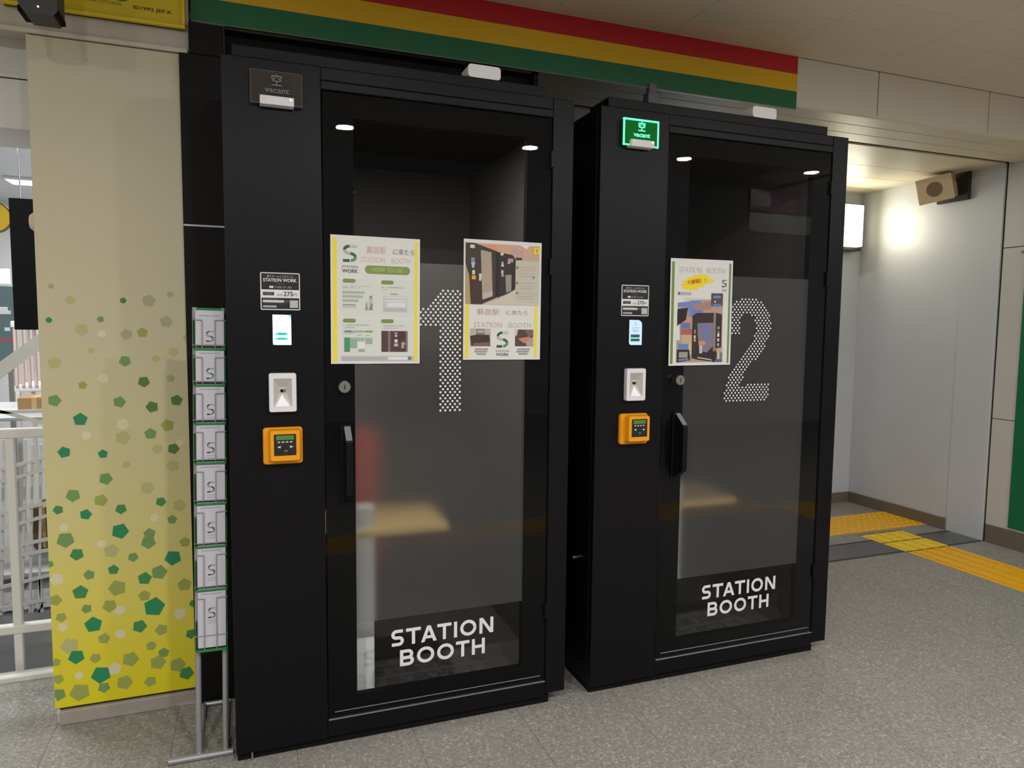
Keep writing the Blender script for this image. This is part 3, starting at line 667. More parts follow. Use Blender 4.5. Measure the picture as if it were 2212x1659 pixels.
    r(.11, .93, .938, .978, (186, 186, 190)); r(.635, .86, .945, .971, (226, 227, 230), 2); rr(.862, .90, .945, .970, (116, 116, 124), 2, .003); r(.12, .60, .955, .962, (168, 168, 174), 2)
def fill2(r, rr, pl, tx, logo):
    pl([(.022, .03), (.972, .03), (.972, .535), (.022, .535)], (186, 172, 160))
    pl([(.16, .03), (.972, .03), (.972, .135), (.65, .125), (.42, .105)], (206, 164, 138), 2); pl([(.30, .04), (.40, .04), (.41, .075), (.32, .065)], (222, 148, 100), 3); pl([(.72, .03), (.84, .03), (.80, .06)], (230, 226, 236), 3); pl([(.60, .05), (.76, .08), (.76, .12), (.60, .10)], (186, 160, 162), 3)
    pl([(.022, .03), (.13, .03), (.42, .09), (.42, .475), (.22, .535), (.09, .535), (.07, .30), (.022, .20)], (58, 50, 40), 4)
    pl([(.022, .21), (.065, .29), (.085, .535), (.022, .535)], (176, 154, 104), 3)
    pl([(.21, .085), (.345, .10), (.365, .455), (.235, .49)], (170, 158, 142), 5); pl([(.235, .44), (.365, .425), (.365, .465), (.24, .495)], (188, 178, 174), 6); pl([(.075, .30), (.21, .30), (.235, .535), (.095, .535)], (66, 44, 34), 5)
    pl([(.43, .095), (.62, .115), (.655, .15), (.655, .40), (.56, .44), (.43, .475)], (46, 38, 44), 5); pl([(.405, .095), (.445, .10), (.445, .475), (.405, .465)], (24, 19, 22), 6)
    pl([(.525, .285), (.605, .28), (.605, .415), (.54, .435)], (150, 146, 138), 6); pl([(.60, .17), (.655, .16), (.655, .38), (.62, .42)], (40, 30, 32), 6)
    rr(.075, .135, .045, .075, (186, 212, 184), 7, .004); rr(.46, .50, .098, .122, (196, 214, 184), 7, .003)
    for a, b, c, d, e in ((.09, .135, .15, .195, (130, 140, 170)), (.092, .14, .19, .21, (176, 186, 206)), (.10, .13, .21, .235, (180, 188, 226)), (.105, .138, .255, .29, (214, 214, 204)), (.10, .15, .298, .33, (226, 166, 60)), (.19, .225, .28, .315, (206, 204, 196)), (.19, .218, .315, .34, (212, 206, 198)), (.475, .50, .175, .20, (186, 180, 200)), (.47, .505, .20, .215, (210, 200, 216)), (.475, .497, .245, .275, (220, 222, 218)), (.475, .505, .277, .298, (190, 164, 120)), (.555, .625, .145, .175, (186, 140, 166)), (.55, .59, .175, .19, (200, 150, 170))): r(a, b, c, d, e, 7)
    pl([(.66, .135), (.74, .135), (.74, .152), (.66, .155)], (52, 36, 34), 6)
    pl([(.66, .158), (.972, .158), (.972, .52), (.66, .50)], (196, 190, 176), 5)
    pl([(.23, .535), (.44, .485), (.66, .405), (.66, .50), (.972, .52), (.972, .535)], (204, 194, 182), 5)
    for v in (.205, .335, .42):
        rr(.662, .70, v, v + .026, (128, 150, 112), 7)
        r(.71, .93, v + .008, v + .016, (182, 186, 164), 7)
    for v in (.235, .26, .285, .37, .39, .455, .475): r(.70, .90, v, v + .007, (186, 178, 172), 7)
    rr(.885, .91, .285, .308, (128, 124, 120), 7, .002)
    r(.895, .968, .045, .098, (232, 214, 34), 7); tx('↑', .918, .948, .055, .088, (96, 84, 20), 0, 9)
    r(.024, .066, .538, .985, YLW); r(.918, .956, .538, .985, YLW)
    tx('蘇我駅', .17, .455, .570, .622, (204, 176, 166)); tx('に来たら', .545, .825, .578, .620, (168, 164, 168))
    tx('STATION', .13, .49, .683, .727, (206, 190, 188)); tx('BOOTH', .58, .87, .683, .727, (200, 196, 194))
    r(.085, .345, .738, .885, (186, 176, 170), 2); pl([(.085, .80), (.16, .79), (.33, .79), (.345, .885), (.10, .885)], (64, 46, 46), 3); r(.165, .265, .742, .79, (120, 112, 110), 3); r(.175, .255, .75, .775, (176, 172, 168), 4); pl([(.13, .86), (.34, .85), (.345, .885), (.12, .885)], (120, 92, 82), 4)
    r(.665, .905, .742, .885, (86, 62, 56), 2); pl([(.665, .742), (.70, .742), (.69, .79), (.665, .80)], (206, 196, 190), 3); pl([(.70, .82), (.86, .80), (.88, .83), (.78, .86)], (196, 134, 106), 3); pl([(.80, .85), (.905, .80), (.905, .885), (.82, .885)], (170, 160, 158), 4); pl([(.78, .742), (.905, .742), (.905, .79), (.84, .80)], (120, 96, 92), 3)
    logo(.425, .575, .76, .897, LOGO_COL)
    tx('STATION', .418, .585, .918, .936, (138, 142, 146)); tx('WORK', .418, .585, .944, .968, (104, 110, 116), .02)
    for a in (.14, .685):
        for i, u in enumerate((.17, .19, .13)):
            for q in range(int(u / .024)): r(a + (.19 - u) / 2 + q * .024, a + (.19 - u) / 2 + q * .024 + .019, .905 + i * .020, .918 + i * .020, (140, 138, 138), 2)
def fill3(r, rr, pl, tx, logo):
    r(.022, .062, .03, .982, (110, 140, 62)); r(.940, .972, .03, .982, (112, 138, 84))
    tx('STATION', .135, .49, .075, .128, (206, 204, 204)); tx('BOOTH', .58, .87, .075, .128, (204, 202, 202))
    c = (.40, .215); pts = []
    for i in range(28):
        a = 2 * PI * i / 28; k = 1.0 if i % 2 else .74
        if i == 2: k = 1.28
        x_, y_ = .265 * k * math.cos(a), .075 * k * math.sin(a); t = .30
        pts.append((c[0] + x_ * math.cos(t) * 1.02 + y_ * math.sin(t), c[1] - x_ * math.sin(t) * .62 + y_ * math.cos(t)))
    pl(pts, (240, 216, 16), 2)
    tx('大解説！！', .26, .56, .185, .228, (196, 104, 10), .02, 4, .13)
    logo(.825, .905, .185, .255, LOGO_GREY); r(.83, .90, .272, .279, (176, 178, 178), 2); r(.83, .90, .284, .295, (160, 162, 162), 2)
    r(.125, .335, .310, .338, (172, 180, 180), 2); r(.125, .15, .312, .336, (60, 72, 70), 3)
    pl([(.22, .362), (.60, .368), (.60, .40), (.24, .41)], (204, 206, 206), 2)
    # collage photograph
    pl([(.125, .41), (.31, .40), (.32, .385), (.66, .375), (.66, .40), (.85, .43), (.86, .97), (.115, .972), (.115, .76), (.17, .76), (.16, .58), (.125, .57)], (176, 156, 140), 2)
    pl([(.125, .41), (.48, .385), (.50, .42), (.42, .50), (.36, .55), (.30, .53), (.29, .45), (.125, .45)], (112, 134, 196), 3); pl([(.34, .43), (.66, .39), (.66, .47), (.46, .50)], (166, 132, 118), 4); pl([(.53, .475), (.77, .455), (.77, .50), (.55, .505)], (190, 152, 132), 4); pl([(.36, .485), (.52, .475), (.52, .505), (.37, .51)], (104, 124, 196), 5)
    pl([(.12, .47), (.285, .455), (.255, .57), (.12, .625)], (26, 20, 18), 5)
    r(.175, .355, .555, .61, (206, 140, 122), 4); r(.18, .325, .598, .65, (98, 118, 182), 5); r(.18, .36, .655, .71, (170, 96, 84), 4); r(.185, .36, .71, .79, (196, 172, 144), 4); pl([(.19, .79), (.36, .79), (.36, .90), (.30, .90)], (206, 184, 150), 3)
    r(.15, .305, .795, .85, (104, 134, 190), 6); pl([(.125, .85), (.32, .85), (.34, .95), (.125, .97)], (36, 28, 32), 5); r(.155, .295, .872, .925, (160, 152, 140), 6); pl([(.15, .935), (.31, .93), (.31, .95), (.15, .958)], (104, 124, 184), 7)
    pl([(.36, .53), (.42, .505), (.72, .50), (.735, .92), (.68, .965), (.45, .945), (.36, .93)], (46, 34, 36), 6)
    pl([(.44, .60), (.70, .595), (.70, .82), (.60, .88), (.48, .86), (.45, .72)], (128, 120, 138), 7); pl([(.50, .61), (.62, .61), (.66, .74), (.56, .78)], (112, 120, 176), 8); pl([(.46, .775), (.56, .765), (.58, .80), (.47, .815)], (206, 146, 100), 9); pl([(.475, .815), (.53, .81), (.525, .885), (.48, .888)], (190, 184, 200), 9)
    pl([(.37, .60), (.44, .60), (.44, .88), (.37, .90)], (52, 38, 34), 8); r(.385, .415, .715, .745, (214, 202, 170), 9); r(.385, .415, .75, .775, (206, 170, 110), 9); r(.39, .41, .66, .70, (160, 152, 158), 9)
    pl([(.695, .50), (.735, .50), (.74, .86), (.70, .87)], (140, 124, 124), 9); pl([(.735, .50), (.835, .515), (.835, .83), (.735, .84)], (46, 34, 36), 8); 
    for v, cc in ((.63, (150, 146, 156)), (.675, (140, 138, 142)), (.70, (226, 224, 220)), (.745, (206, 196, 188)), (.79, (176, 160, 154))): r(.765, .80, v, v + .028, cc, 10)
    pl([(.45, .92), (.68, .945), (.68, .955), (.45, .93)], (206, 200, 196), 9)
    pl([(.70, .85), (.86, .83), (.86, .97), (.70, .97)], (128, 116, 104), 8); pl([(.755, .84), (.86, .83), (.86, .88), (.76, .88)], (186, 170, 140), 9); r(.775, .81, .88, .945, (206, 196, 186), 10); pl([(.73, .955), (.80, .94), (.86, .955), (.86, .97), (.73, .97)], (92, 90, 150), 10); pl([(.70, .87), (.76, .865), (.76, .97), (.70, .97)], (40, 30, 34), 9)
    r(.655, .845, .315, .435, (84, 72, 66), 6); rr(.68, .81, .338, .362, (112, 128, 206), 7); rr(.70, .73, .385, .405, (206, 200, 190), 7); rr(.68, .815, .415, .44, (92, 126, 196), 7, .004)
poster('usage_poster', 'white how-to-use poster with yellow side stripes on the door numbered 1', OFF1, .3235, 1.7665, .3015, .428, 0.004, fill1)
poster('photo_poster', 'poster with a large photo of two booths on the door numbered 1', OFF1, .7825, 1.7765, .2975, .4275, 0.003, fill2)
poster('burst_poster', 'poster with green side stripes and a yellow burst on the door numbered 2', OFF2, .3205, 1.7465, .298, .428, -0.006, fill3)

# ================================================================== STRIPED BANNER on the bulkhead
t = thing('striped_banner', 'long red, yellow and green striped banner along the bulkhead', 'banner', (0, YB - .001, 0))
for nm, c, z0, z1 in (('red_stripe', (188, 20, 28), 2.752, 2.838), ('yellow_stripe', (226, 178, 4), 2.667, 2.752), ('green_stripe', (6, 104, 62), 2.581, 2.667)):
    g = G(); g.box(-0.112, 2.687, -.008, 0, z0, z1, mat('banner_' + nm, c, .5, noise=.05, nscale=15)); obj(nm, g, t)
g = G(); g.bev(-0.112, 2.687, -.012, 0, 2.577, 2.581, M_ALU, .001, 1); obj('lower_edge_strip', g, t)
g = G(); g.bev(-0.112, 2.687, -.011, 0, 2.8375, 2.8395, M_WPLAST2, .0006, 1); obj('upper_edge_strip', g, t)
t = thing('hanging_bracket', 'small dark grey bracket under the striped banner above the second booth', 'bracket', (1.845, 0.50, 2.505))
g = G(); g.bev(-.03, .03, 0, .05, -.03, .05, mat('dark_grey_metal', (110, 110, 116), .4, .3), .003, 1); obj('plate', g, t)
g = G(); g.bev(-.02, .02, .01, .04, .05, .094, mat('dark_grey_metal', (110, 110, 116), .4, .3), .002, 1); obj('stem', g, t)

# ================================================================== SPEAKER in the passage
t = thing('wall_speaker', 'beige square loudspeaker tilted on a dark bracket in the passage', 'speaker', (XW - .007, 1.37, 2.50))
M_BEIGE = mat('beige_speaker_plastic', (206, 184, 150), .5)
g = G(); g.bev(-.025, 0.0, -.16, .09, -.10, .105, mat('dark_bracket', (40, 36, 30), .6), .004, 1); obj('bracket_plate', g, t)
g = G(); g.tube((-.02, -.03, .04), (-.10, -.03, .02), .02, mat('dark_bracket', (40, 36, 30), .6), 10); obj('bracket_arm', g, t)
S = obj('cabinet', G(), t, loc=(-.16, -.01, -.015), rot=(math.radians(-8), math.radians(-12), math.radians(24)))
g = G(); g.bev(-.02, .10, -.11, .11, -.085, .085, M_BEIGE, .008, 2); obj('body', g, S)
g = G(); g.bev(-.032, -.019, -.115, .115, -.09, .09, mat('beige_speaker_face', (232, 212, 176), .5), .006, 2); obj('face', g, S)
g = G(); g.tube((-.0345, 0, 0), (-.031, 0, 0), .052, mat('brown_grille', (140, 120, 96), .7, bump=.6, nscale=500), 28); obj('grille', g, S)

# green board on the right wall
t = thing('green_board', 'tall plain green board on the right-hand wall', 'board', (XW, 0, 0))
g = G(); g.bev(-.010, -.0005, -1.3, 0.800, 0.142, 1.985, M_GREEN, .002, 1); obj('panel', g, t)
g = G(); g.bev(-.013, -.0005, -1.3, 0.830, 1.988, 2.004, mat('grey_board_trim', (122, 126, 118), .5), .002, 1); obj('top_trim', g, t)

# ================================================================== PILLAR
g = G(); g.box(-0.618, -0.150, 0.486, 0.93, 0.0, 2.60, M_PANEL); pil = struct('wall_pillar', g)
g = G(); g.bev(-0.622, -0.149, 0.473, 0.487, 0.060, 2.438, M_PILLAR, .001, 1); obj('printed_cladding', g, pil)
g = G(); g.bev(-0.606, -0.150, 0.458, 0.50, 0.0, 0.052, mat('grey_stone_plinth', (160, 152, 140), .6, noise=.12, nscale=25), .003, 1); g.box(-.606, -.150, .476, .50, .052, .06, M_JOINT); obj('stone_plinth', g, pil)
COLS = {'G': (36, 138, 90), 'H': (66, 140, 76), 'D': (84, 126, 62), 'M': (118, 154, 90), 'N': (158, 168, 82), 'L': (188, 186, 124), 'Q': (176, 172, 134), 'W': (224, 215, 176)}
A_ = [(365,60,24,'Q'),(505,160,38,'L'),(882,163,26,'D'),(1065,165,52,'Q'),(1218,120,25,'Q'),(350,303,26,'G'),(720,297,27,'M'),(585,370,52,'L'),(1190,315,48,'Q'),(1365,305,25,'M'),(905,405,46,'Q'),(1020,393,42,'N'),(1350,430,40,'Q'),(650,520,26,'L'),(390,610,52,'L'),(895,597,46,'M'),(1118,580,32,'L'),(1242,530,40,'L'),(1030,745,46,'D'),(1222,720,32,'Q'),(592,770,34,'N'),(390,880,52,'M'),(855,890,48,'M'),(1265,878,46,'D'),(1090,925,48,'D'),(575,1015,56,'G'),(1200,1057,50,'N'),(1078,1118,47,'M'),(880,1145,58,'L'),(460,1250,50,'G'),(737,1262,38,'G'),(1127,1228,42,'L'),(1243,1225,45,'D'),(905,1338,33,'L'),(1238,1345,47,'L'),(757,1440,52,'M'),(1055,1505,52,'L'),(523,1560,56,'M'),(722,1595,52,'N'),(1153,1605,40,'H'),(1285,1630,50,'L'),(1378,640,30,'D'),(730,400,34,'W'),(740,720,44,'W'),(880,1050,50,'W'),(620,1130,40,'W'),(1290,1180,30,'W')]
B_ = [(342,140,33,'H'),(505,167,38,'G'),(712,135,36,'H'),(1013,197,31,'M'),(707,265,54,'G'),(880,280,38,'M'),(873,330,46,'M'),(385,317,56,'M'),(453,402,44,'H'),(655,382,48,'L'),(783,418,33,'M'),(1088,330,34,'N'),(1018,422,52,'G'),(292,460,26,'M'),(668,492,35,'H'),(525,522,36,'M'),(852,543,44,'H'),(937,507,50,'M'),(1085,580,44,'N'),(690,600,56,'N'),(473,625,50,'H'),(325,672,42,'N'),(850,645,38,'N'),(908,710,66,'G'),(645,705,45,'N'),(510,722,33,'M'),(360,773,35,'N'),(550,815,56,'G'),(822,825,45,'H'),(950,845,40,'N'),(612,897,38,'N'),(1138,690,26,'H'),(410,940,58,'L'),(450,1005,52,'G'),(562,1012,36,'N'),(890,940,33,'N'),(963,980,35,'M'),(768,1018,52,'N'),(930,1037,50,'N'),(1045,1052,50,'N'),(1098,1100,46,'H'),(330,1037,30,'N'),(595,1110,62,'G'),(342,1137,36,'N'),(345,1228,46,'M'),(470,1213,64,'N'),(612,1185,38,'M'),(733,1155,50,'N'),(885,1150,38,'N'),(1125,870,34,'H'),(375,245,30,'W'),(600,340,30,'W'),(910,185,30,'W'),(335,550,46,'W'),(705,730,38,'W'),(370,830,35,'W'),(710,870,35,'W'),(675,1075,45,'W'),(465,1115,30,'W'),(1060,750,40,'W')]
g = G(); k = 0
for lst, sc, oy in ((A_, 3.317, 600), (B_, 2.725, 1050)):
    for cx, cy, r_, c in lst:
        p = at('y', .473, cx / sc, oy + cy / sc); q = at('y', .473, (cx + r_) / sc, oy + cy / sc); rad = abs(q.x - p.x)
        a0 = random.uniform(0, 2 * PI); k += 1
        pts = [(min(max(p.x + rad * math.cos(a0 + 2 * PI * i / 5), -.6215), -.1495), p.z + rad * math.sin(a0 + 2 * PI * i / 5)) for i in range(5)]
        g.poly(pts, .4727 - .00004 * (k % 8) - (.0004 if c != 'W' else 0), ink(COLS[c]))
obj('pentagon_print', g, pil, kind='stuff', label='printed green and pale pentagons')
# moulding, beam over the pillar
g = G(); g.box(-7.0, -0.1185, 0.482, 0.93, 2.455, ZC + .05, mat('grey_beige_beam', (186, 180, 168), .5, noise=.05, nscale=6)); struct('wall_beam', g)
g = G(); g.bev(-7.0, -0.122, 0.466, 0.484, 2.442, 2.458, mat('grey_beige_moulding', (200, 194, 180), .45), .003, 2); struct('trim_2', g)
g = G(); g.box(-7.0, -0.62, 0.60, 0.93, 2.325, 2.455, M_WALLR); g.box(-7.0, -0.62, 0.602, 0.93, 2.320, 2.325, M_JOINT); g.box(-7.0, -0.62, 0.60, 0.93, 2.150, 2.320, M_WALLR); struct('wall_lintel', g)
# yellow sign
t = thing('yellow_sign', 'yellow framed sign with small black print above the pillar', 'sign', (-.126, .478, 2.522))
M_YS = mat('yellow_sign_face', (206, 182, 8), .5, noise=.06, nscale=20); M_YF = mat('yellow_sign_frame', (216, 194, 14), .42)
g = G(); g.box(-.555, 0, -.012, 0, 0, .31, M_YS); obj('face', g, t)
g = G(); g.bev(-.555, 0, -.028, 0, 0, .012, M_YF, .003, 1); g.bev(-.012, 0, -.028, 0, .012, .31, M_YF, .003, 1); g.bev(-.555, -.543, -.028, 0, .012, .31, M_YF, .003, 1); obj('frame', g, t)
g = G(); p0 = at('y', .464, 287, 12); p1 = at('y', .464, 372, 30); bx = t.location
put_text(g, '©1992 JEF.K', p0.x - bx.x, p1.x - bx.x, .044, .060, -.0128, ink((60, 52, 10)), .02)
put_text(g, 'EDORA CITTADA', p0.x - bx.x - .165, p0.x - bx.x - .035, .052, .062, -.0128, ink((110, 98, 10)))
obj('lettering', g, t, kind='stuff')
g = G(); g.poly([(-.205 + .03 * math.cos(2 * PI * i / 16), .088 + .022 * math.sin(2 * PI * i / 16)) for i in range(16)], -.0128, ink((30, 120, 90))); obj('green_emblem', g, t)
# security camera hanging in front of the sign
t = thing('security_camera', 'dark boxy security camera in front of the yellow sign', 'camera', (-.515, .22, 2.40))
M_CC = mat('charcoal_camera_housing', (52, 50, 52), .5)
g = G()
pa = [(-.035, 0.0), (.036, 0.0), (.050, .014), (.050, .20), (-.11, .20), (-.05, .022)]
g.slab(pa, -.05, .05, M_CC); H = obj('housing', g, t)
g = G(); g.bev(-.056, -.030, -.045, .045, .004, .024, M_BLACK2, .003, 1); obj('side_clip', g, t); g = G(); g.bev(.030, .054, -.045, .045, .004, .022, M_BLACK2, .003, 1); obj('side_clip', g, t)
g = G(); g.tube((0.0, -.0515, .022), (0.0, -.050, .022), .0028, mat('led_white', (255, 255, 255), .3, emit=1.0), 10); obj('indicator_light', g, t)
g = G(); g.tube((-.03, .0, .20), (-.03, 0, .44), .018, M_CC, 12); obj('ceiling_stem', g, t)
# pipe clip at pillar top and dome on the pillar's edge
t = thing('door_bell', 'pinkish white round dome on the left edge of the pillar', 'bell', (-.618, .52, 1.817))
g = G(); n = 16
for a, b, r0, r1 in ((0, -.012, .036, .034), (-.012, -.024, .034, .024), (-.024, -.029, .024, .004)): g.tube((a, 0, 0), (b, 0, 0), r0, mat('pinkish_white_plastic', (226, 200, 186), .5), 24, r1)
obj('dome', g, t, smooth=False)
g = G(); g.tube((.002, 0, 0), (-.004, 0, 0), .040, M_WPLAST2, 24); obj('rim', g, t)

# ================================================================== LEAFLET RACK
t = thing('leaflet_rack', 'tall narrow wire leaflet rack with green pockets beside the first booth', 'rack', (-.077, .07, 0), rot=(0, math.radians(0.9), 0))
for xx in (-.042, .042):
    g = G(); g.tube((xx, 0.012, .012), (xx, 0.012, 1.52), .0095, M_RACK, 12); obj('upright', g, t)
g = G(); g.tube((-.135, 0, .011), (.066, 0, .011), .0105, M_RACK, 12); obj('foot_bar', g, t)
g = G(); g.tube((-.045, .352, .011), (.050, .352, .011), .009, M_RACK, 12); obj('foot_bar', g, t)
g = G(); g.tube((.042, .0, .011), (.042, .352, .011), .008, M_RACK, 10); g.tube((-.042, .0, .011), (-.042, .352, .011), .008, M_RACK, 10); obj('side_runner', g, t)
M_GPOC = mat('green_rack_plastic', (40, 120, 62), .45)
tops = [1.514, 1.394, 1.277, 1.152, 1.022, 0.887, 0.744, 0.598]
bots = tops[1:] + [0.392]
g = G(); g.bev(-.045, .049, .004, .008, .385, 1.519, M_GPOC, .001, 1); obj('back_plate', g, t)
leaf0 = None
for i, (zt, zb) in enumerate(zip(tops, bots)):
    lh = max(zt - zb + .0, .205)
    g = G()
    yb = -.020
    g.bev(-.046, .0495, -.022, .004, zb - .0115, zb - .004, M_GPOC, .0015, 1)
    for sx in (-.0475, .0485): g.bev(sx - .0012, sx + .0012, -.018, .004, zb - .008, zb + .09, M_GPOC, .0006, 1)
    obj('pocket_tray', g, t)
    g = G(); zw = zt - .034
    for sx, ex in ((-.050, -.0205), (.050, .0175)):
        g.tube((sx, -.021, zw), (ex, -.0225, zw), .0014, M_RACK, 6); g.tube((ex, -.0225, zw), (ex, -.0225, zb - .004), .0014, M_RACK, 6)
    g.tube((-.050, -.021, zb + .045 if i == 7 else zb + .006), (.050, -.021, zb + .045 if i == 7 else zb + .006), .0013, M_RACK, 6)
    obj('front_wire', g, t)
MR = Matrix.Translation((-.077, .07, 0)) @ Matrix.Rotation(math.radians(0.9), 4, 'Y')
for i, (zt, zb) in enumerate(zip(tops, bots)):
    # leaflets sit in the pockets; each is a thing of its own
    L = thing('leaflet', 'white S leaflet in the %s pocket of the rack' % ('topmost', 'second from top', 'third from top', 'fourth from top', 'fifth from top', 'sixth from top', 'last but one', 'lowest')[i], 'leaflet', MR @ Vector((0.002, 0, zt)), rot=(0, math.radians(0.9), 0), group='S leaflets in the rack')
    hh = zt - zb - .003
    g = G(); g.slab(rrect(-.042, .043, -hh, -.0035, .003), -.0185, .003, mat('shade_greyed_paper', (192, 192, 202), .55)); obj('stack_of_sheets', g, L)  # white paper greyed to stand in for the booth's shadow
    g = G(); y = -.0188
    for q in range(17): g.poly(rects(-.031 + q * .0036, -.0284 + q * .0036, -.0215, -.0192), y, ink((120, 122, 126)))
    lz = -.085 if i == 7 else -.086
    s_logo(g, -.011, .012, lz - .018, lz + .018, y, LOGO_GREY)
    for zz in (-.028, -.036): 
        if lz + zz > -hh: g.poly(rects(-.012, .013, lz + zz, lz + zz + .004), y, ink((170, 172, 174)))
    obj('printed_face', g, L, kind='stuff')

# ================================================================== HALL BEYOND THE FENCE (left)
YF = 1.0
t = thing('white_fence', 'white painted steel fence behind the patterned pillar', 'fence', (-.7, YF, 0))
g = G(); g.bev(-2.4, .06, -.02, .02, .990, 1.030, M_WFENCE, .004, 1); obj('top_rail', g, t)
g = G(); g.bev(-2.4, .06, -.02, .02, .163, .200, M_WFENCE, .004, 1); obj('bottom_rail', g, t)
for xx in (-.163, -1.1, -2.0):
    g = G(); g.bev(xx - .016, xx + .016, -.015, .015, .0, .991, M_WFENCE, .003, 1); obj('post', g, t)
g = G(); g.bev(-3.4, -0.62, 0.885, 0.945, -.12, 0.022, M_WFENCE, .004, 1); struct('trim_3', g)
M_PIT = mat('dark_polished_ledge', (78, 78, 78), .25)
g = G(); g.box(-7, -.1, .945, 1.75, -.15, -.03, M_PIT); g.box(-7, 1.2, 1.75, 9.0, -1.4, -1.3, mat('pale_landing_floor', (190, 190, 188), .4)); struct('floor_stairwell', g)
g = G(); g.box(-.6, -.1, 1.0, 9.0, -1.3, 3.2, mat('pale_hall_wall', (206, 206, 204), .5)); struct('wall_hall_side', g)
g = G(); g.box(-7, -.1, 8.4, 8.5, -1.3, 3.4, mat('pale_hall_wall', (206, 206, 204), .5)); struct('wall_hall_back', g)
g = G(); g.box(-7, -.1, .93, 8.5, 3.02, 3.1, M_JOINT); hc = struct('ceiling_hall', g)
for i in range(10):
    g = G(); g.bev(-4.2, -.6, 1.0 + i * .75, 1.742 + i * .75, 3.0, 3.02, mat('pale_ceiling_strip', (214, 216, 218), .5), .002, 1); obj('ceiling_panel', g, hc)
for yy, lab in ((4.6, 'long lit ceiling panel in the bright hall, second from the fence'), (1.95, 'long lit ceiling panel in the bright hall, nearest the fence'), (6.75, 'long lit ceiling panel in the bright hall, farthest from the fence')):
    l = thing('light_panel', lab, 'ceiling light', (-1.7, yy, 2.998))
    g = G(); g.bev(-.62, .62, -.16, .16, -.03, 0, mat('panel_frame', (226, 226, 226), .5), .004, 1); obj('frame', g, l)
    g = G(); g.bev(-.60, .60, -.14, .14, -.036, -.029, mat('lit_panel', (255, 255, 250), .5, emit=2.2), .002, 1); obj('diffuser', g, l)
    lamp('tubes', l, (0, 0, -.045), 1.18, HALL_W, (0.96, 0.98, 1), shape='RECTANGLE', size_y=.26)
# black hanging board
p = at('y', 3.0, 20, 428); q = at('y', 3.0, 33, 712)
t = thing('black_board', 'plain black hanging board in the bright hall behind the pillar', 'board', (p.x, 3.0, q.z))
g = G(); g.bev(0, .42, -.02, .02, 0, p.z - q.z, mat('flat_black_board', (7, 7, 8), .85, spec=.1), .003, 1); obj('panel', g, t)
for xx in (.06, .36):
    g = G(); g.tube((xx, 0, p.z - q.z), (xx, 0, 3.0 - q.z), .005, M_STEEL, 8); obj('hanger', g, t)
# yellow round sign
t = thing('round_sign', 'yellow round hanging sign with a dark rim in the bright hall', 'sign', (at('y', 4.4, -12, 478).x, 4.4, at('y', 4.4, 0, 470).z))
g = G(); g.tube((0, .01, 0), (0, -.01, 0), .125, ink((90, 84, 40)), 32); obj('rim', g, t)
g = G(); g.tube((0, -.01, 0), (0, -.014, 0), .112, ink((226, 184, 20)), 32); obj('face', g, t)
g = G(); g.tube((0, 0, .12), (0, 0, 3.0 - t.location.z), .006, M_STEEL, 8); obj('hanger', g, t)
# teal poster board
p = at('y', 4.6, 30, 618); q = at('y', 4.6, 33, 800)
t = thing('notice_board', 'grey teal notice board with white marks and a red line', 'notice', (p.x - .45, 4.6, q.z))
g = G(); hgt = p.z - q.z; g.bev(0, .45, 0, .03, 0, hgt, mat('teal_grey_board', (96, 122, 126), .5), .004, 1); obj('panel', g, t)
g = G()
for zz, a, b in ((.50, .28, .40), (.47, .34, .42), (.33, .37, .41)): g.poly(rects(a, b, zz, zz + .03), -.001, ink((232, 234, 234)))
g.poly(rects(.30, .43, .245, .262), -.001, ink((222, 64, 84))); obj('print', g, t, kind='stuff')
g = G(); g.bev(.02, .06, 0, .03, -1.3 - q.z, 0, M_STEEL, .003, 1); g.bev(.38, .42, 0, .03, -1.3 - q.z, 0, M_STEEL, .003, 1); obj('stand', g, t)
g = G(); g.bev(.0, .42, 0, .03, hgt + .02, hgt + .14, mat('lit_white_header', (250, 252, 255), .5, emit=.9), .003, 1); obj('lit_header', g, t)
# stair handrail, stringers and balusters beyond
def slat(g, px0, py0, px1, py1, Y, wpx, m, dep=.03):
    a = at('y', Y, px0, py0); b = at('y', Y, px1, py1); d = (b - a); u = Vector((-d.z, 0, d.x)).normalized(); k = wpx / F * (Y + 2.43) / 2
    vs = [a + u * k, a - u * k, b - u * k, b + u * k]; vs = [(v.x, Y, v.z) for v in vs] + [(v.x, Y + dep, v.z) for v in vs]
    g.add(vs, [(0, 1, 2, 3), (7, 6, 5, 4), (0, 4, 5, 1), (1, 5, 6, 2), (2, 6, 7, 3), (3, 7, 4, 0)], m)
t = thing('stair_railing', 'white sloping stair railing with thin lattice bars beyond the fence', 'railing', (0, 0, 0))
g = G(); slat(g, -60, 842, 150, 690, 1.9, 22, M_WFENCE, .05); obj('handrail', g, t)
def lat(prs, Y, wpx, nm):
    for pr_ in prs:
        g = G(); slat(g, *pr_, Y, wpx, M_WFENCE, .012); obj(nm, g, t)
lat([(-40, 892, 140, 886), (-30, 880, 130, 925), (-40, 1025, 150, 975), (-40, 1052, 150, 1000), (-40, 1120, 150, 1075), (-40, 1155, 150, 1100), (-40, 1195, 150, 1155), (-40, 1215, 150, 1180), (-40, 1280, 150, 1232), (-40, 1325, 150, 1285), (-40, 1395, 150, 1350), (-40, 1420, 150, 1365)], 1.85, 6, 'lattice_bar')
lat([(8, 950, 2, 1330), (55, 950, 47, 1340), (70, 960, 64, 1340), (88, 960, 84, 1340), (20, 1290, 60, 1410), (85, 1250, 100, 1420), (40, 1420, 75, 1300), (60, 1370, 100, 1290)], 1.87, 4, 'lattice_upright')
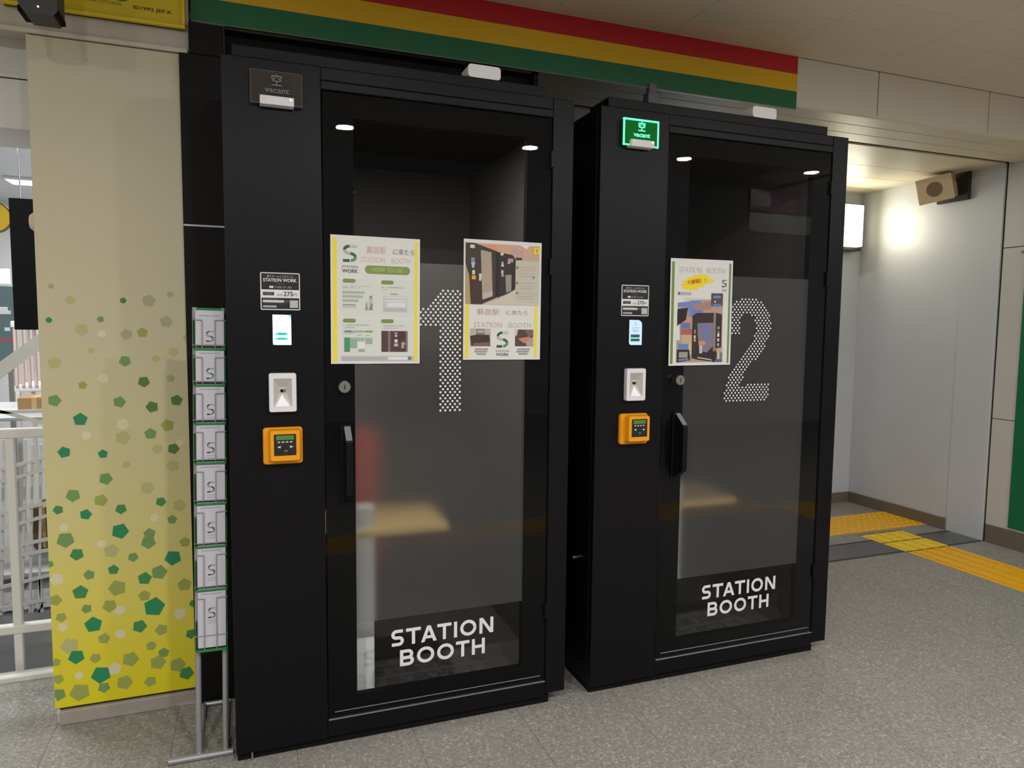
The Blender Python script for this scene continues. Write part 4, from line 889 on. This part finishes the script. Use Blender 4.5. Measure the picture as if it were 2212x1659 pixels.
# slatted white chair back, boxes, bags down in the stairwell
p = at('y', 3.2, 28, 800)
t = thing('slatted_chair', 'white slatted plastic chair behind the sloping stair rail', 'chair', (p.x, 3.2, p.z))
g = G(); k = (3.2 + 2.43) / F
g.bev(0, 75 * k, -.02, .02, 78 * k, 90 * k, M_WFENCE, .01, 2); obj('top_rail', g, t)
for i in range(6):
    g = G(); g.bev((3 + i * 10) * k, (8 + i * 10) * k, -.012, .012, -30 * k, 80 * k, mat('pinkish_slat', (206, 178, 172), .5), .003, 1); obj('slat', g, t)
g = G(); g.bev(0, 75 * k, 0, .40, -40 * k, -28 * k, M_WFENCE, .01, 2); obj('seat', g, t)
for xx in (2, 68):
    for yy in (0.0, .36):
        g = G(); g.bev(xx * k, (xx + 7) * k, yy, yy + .03, -1.3 - p.z, -39 * k, M_WFENCE, .004, 1); obj('leg', g, t)
M_CARD = mat('brown_cardboard', (160, 126, 84), .8, noise=.1, nscale=30)
def crate(nm, px0, px1, py0, py1, Y, m, label, cat, lidm=None):
    a = at('y', Y, px0, py1); b = at('y', Y, px1, py0)
    t = thing(nm, label, cat, (a.x, Y, a.z)); W_, H_ = b.x - a.x, b.z - a.z
    g = G(); g.bev(0, W_, 0, .25, 0, H_, m, min(W_, H_) * .06, 2); obj('body', g, t)
    g = G(); g.bev(W_ * .42, W_ * .58, -.002, .252, -.001, H_ + .002, lidm or mat('packing_tape', (190, 160, 112), .5), .001, 1); obj('tape', g, t)
    return t, a.z
crate('cardboard_box', 38, 110, 858, 890, 2.35, M_CARD, 'flat brown cardboard box in front of the slatted chair', 'box')
crate('cardboard_box', 72, 118, 1095, 1185, 2.6, mat('dark_cardboard', (112, 84, 68), .8, noise=.1, nscale=30), 'dark brown cardboard box low down behind the fence', 'box')
crate('paper_parcel', -20, 34, 1278, 1325, 2.2, mat('white_bag', (226, 228, 232), .6), 'white wrapped parcel left of the white fence post', 'parcel', mat('white_bag', (226, 228, 232), .6))
crate('paper_parcel', 50, 110, 1270, 1318, 2.2, mat('white_bag', (226, 228, 232), .6), 'white wrapped parcel right of the white fence post', 'parcel', mat('white_bag', (226, 228, 232), .6))
t = thing('storage_shelf', 'pale metal shelf carrying boxes in the stairwell', 'shelf', (-1.9, 2.15, -1.3))
for zz in (at('y', 2.2, 30, 1327).z, at('y', 2.6, 90, 1187).z, at('y', 2.35, 70, 892).z):
    g = G(); g.bev(0, 1.2, 0, .9, zz + 1.3 - .02, zz + 1.3, mat('grey_shelf', (170, 172, 172), .5), .003, 1); obj('shelf_board', g, t)
for xx in (0, 1.17):
    for yy in (0, .87):
        g = G(); g.bev(xx, xx + .03, yy, yy + .03, 0, at('y', 2.35, 70, 892).z + 1.3, M_STEEL, .003, 1); obj('post', g, t)

# hanging sign of the concourse (behind the photographer, mirrored in the second door)
t = thing('hanging_sign', 'hanging concourse sign mirrored in the glass of the second booth', 'sign', (4.72, -3.0, 2.36))
g = G(); g.bev(-.30, .30, -.02, .02, .20, .40, mat('plum_sign_face', (80, 44, 62), .4), .004, 1); obj('plum_panel', g, t)
g = G(); g.bev(-.30, .42, -.02, .02, .0, .18, mat('pale_sign_face', (120, 120, 118), .4), .004, 1); obj('pale_panel', g, t)
g = G(); g.bev(-.22, -.08, .02, .023, .24, .37, mat('pale_sign_face', (120, 120, 118), .4), .003, 1); obj('square_mark', g, t)
for xx in (-.2, .2):
    g = G(); g.tube((xx, 0, .18), (xx, 0, .48), .008, M_STEEL, 8); obj('hanger', g, t)
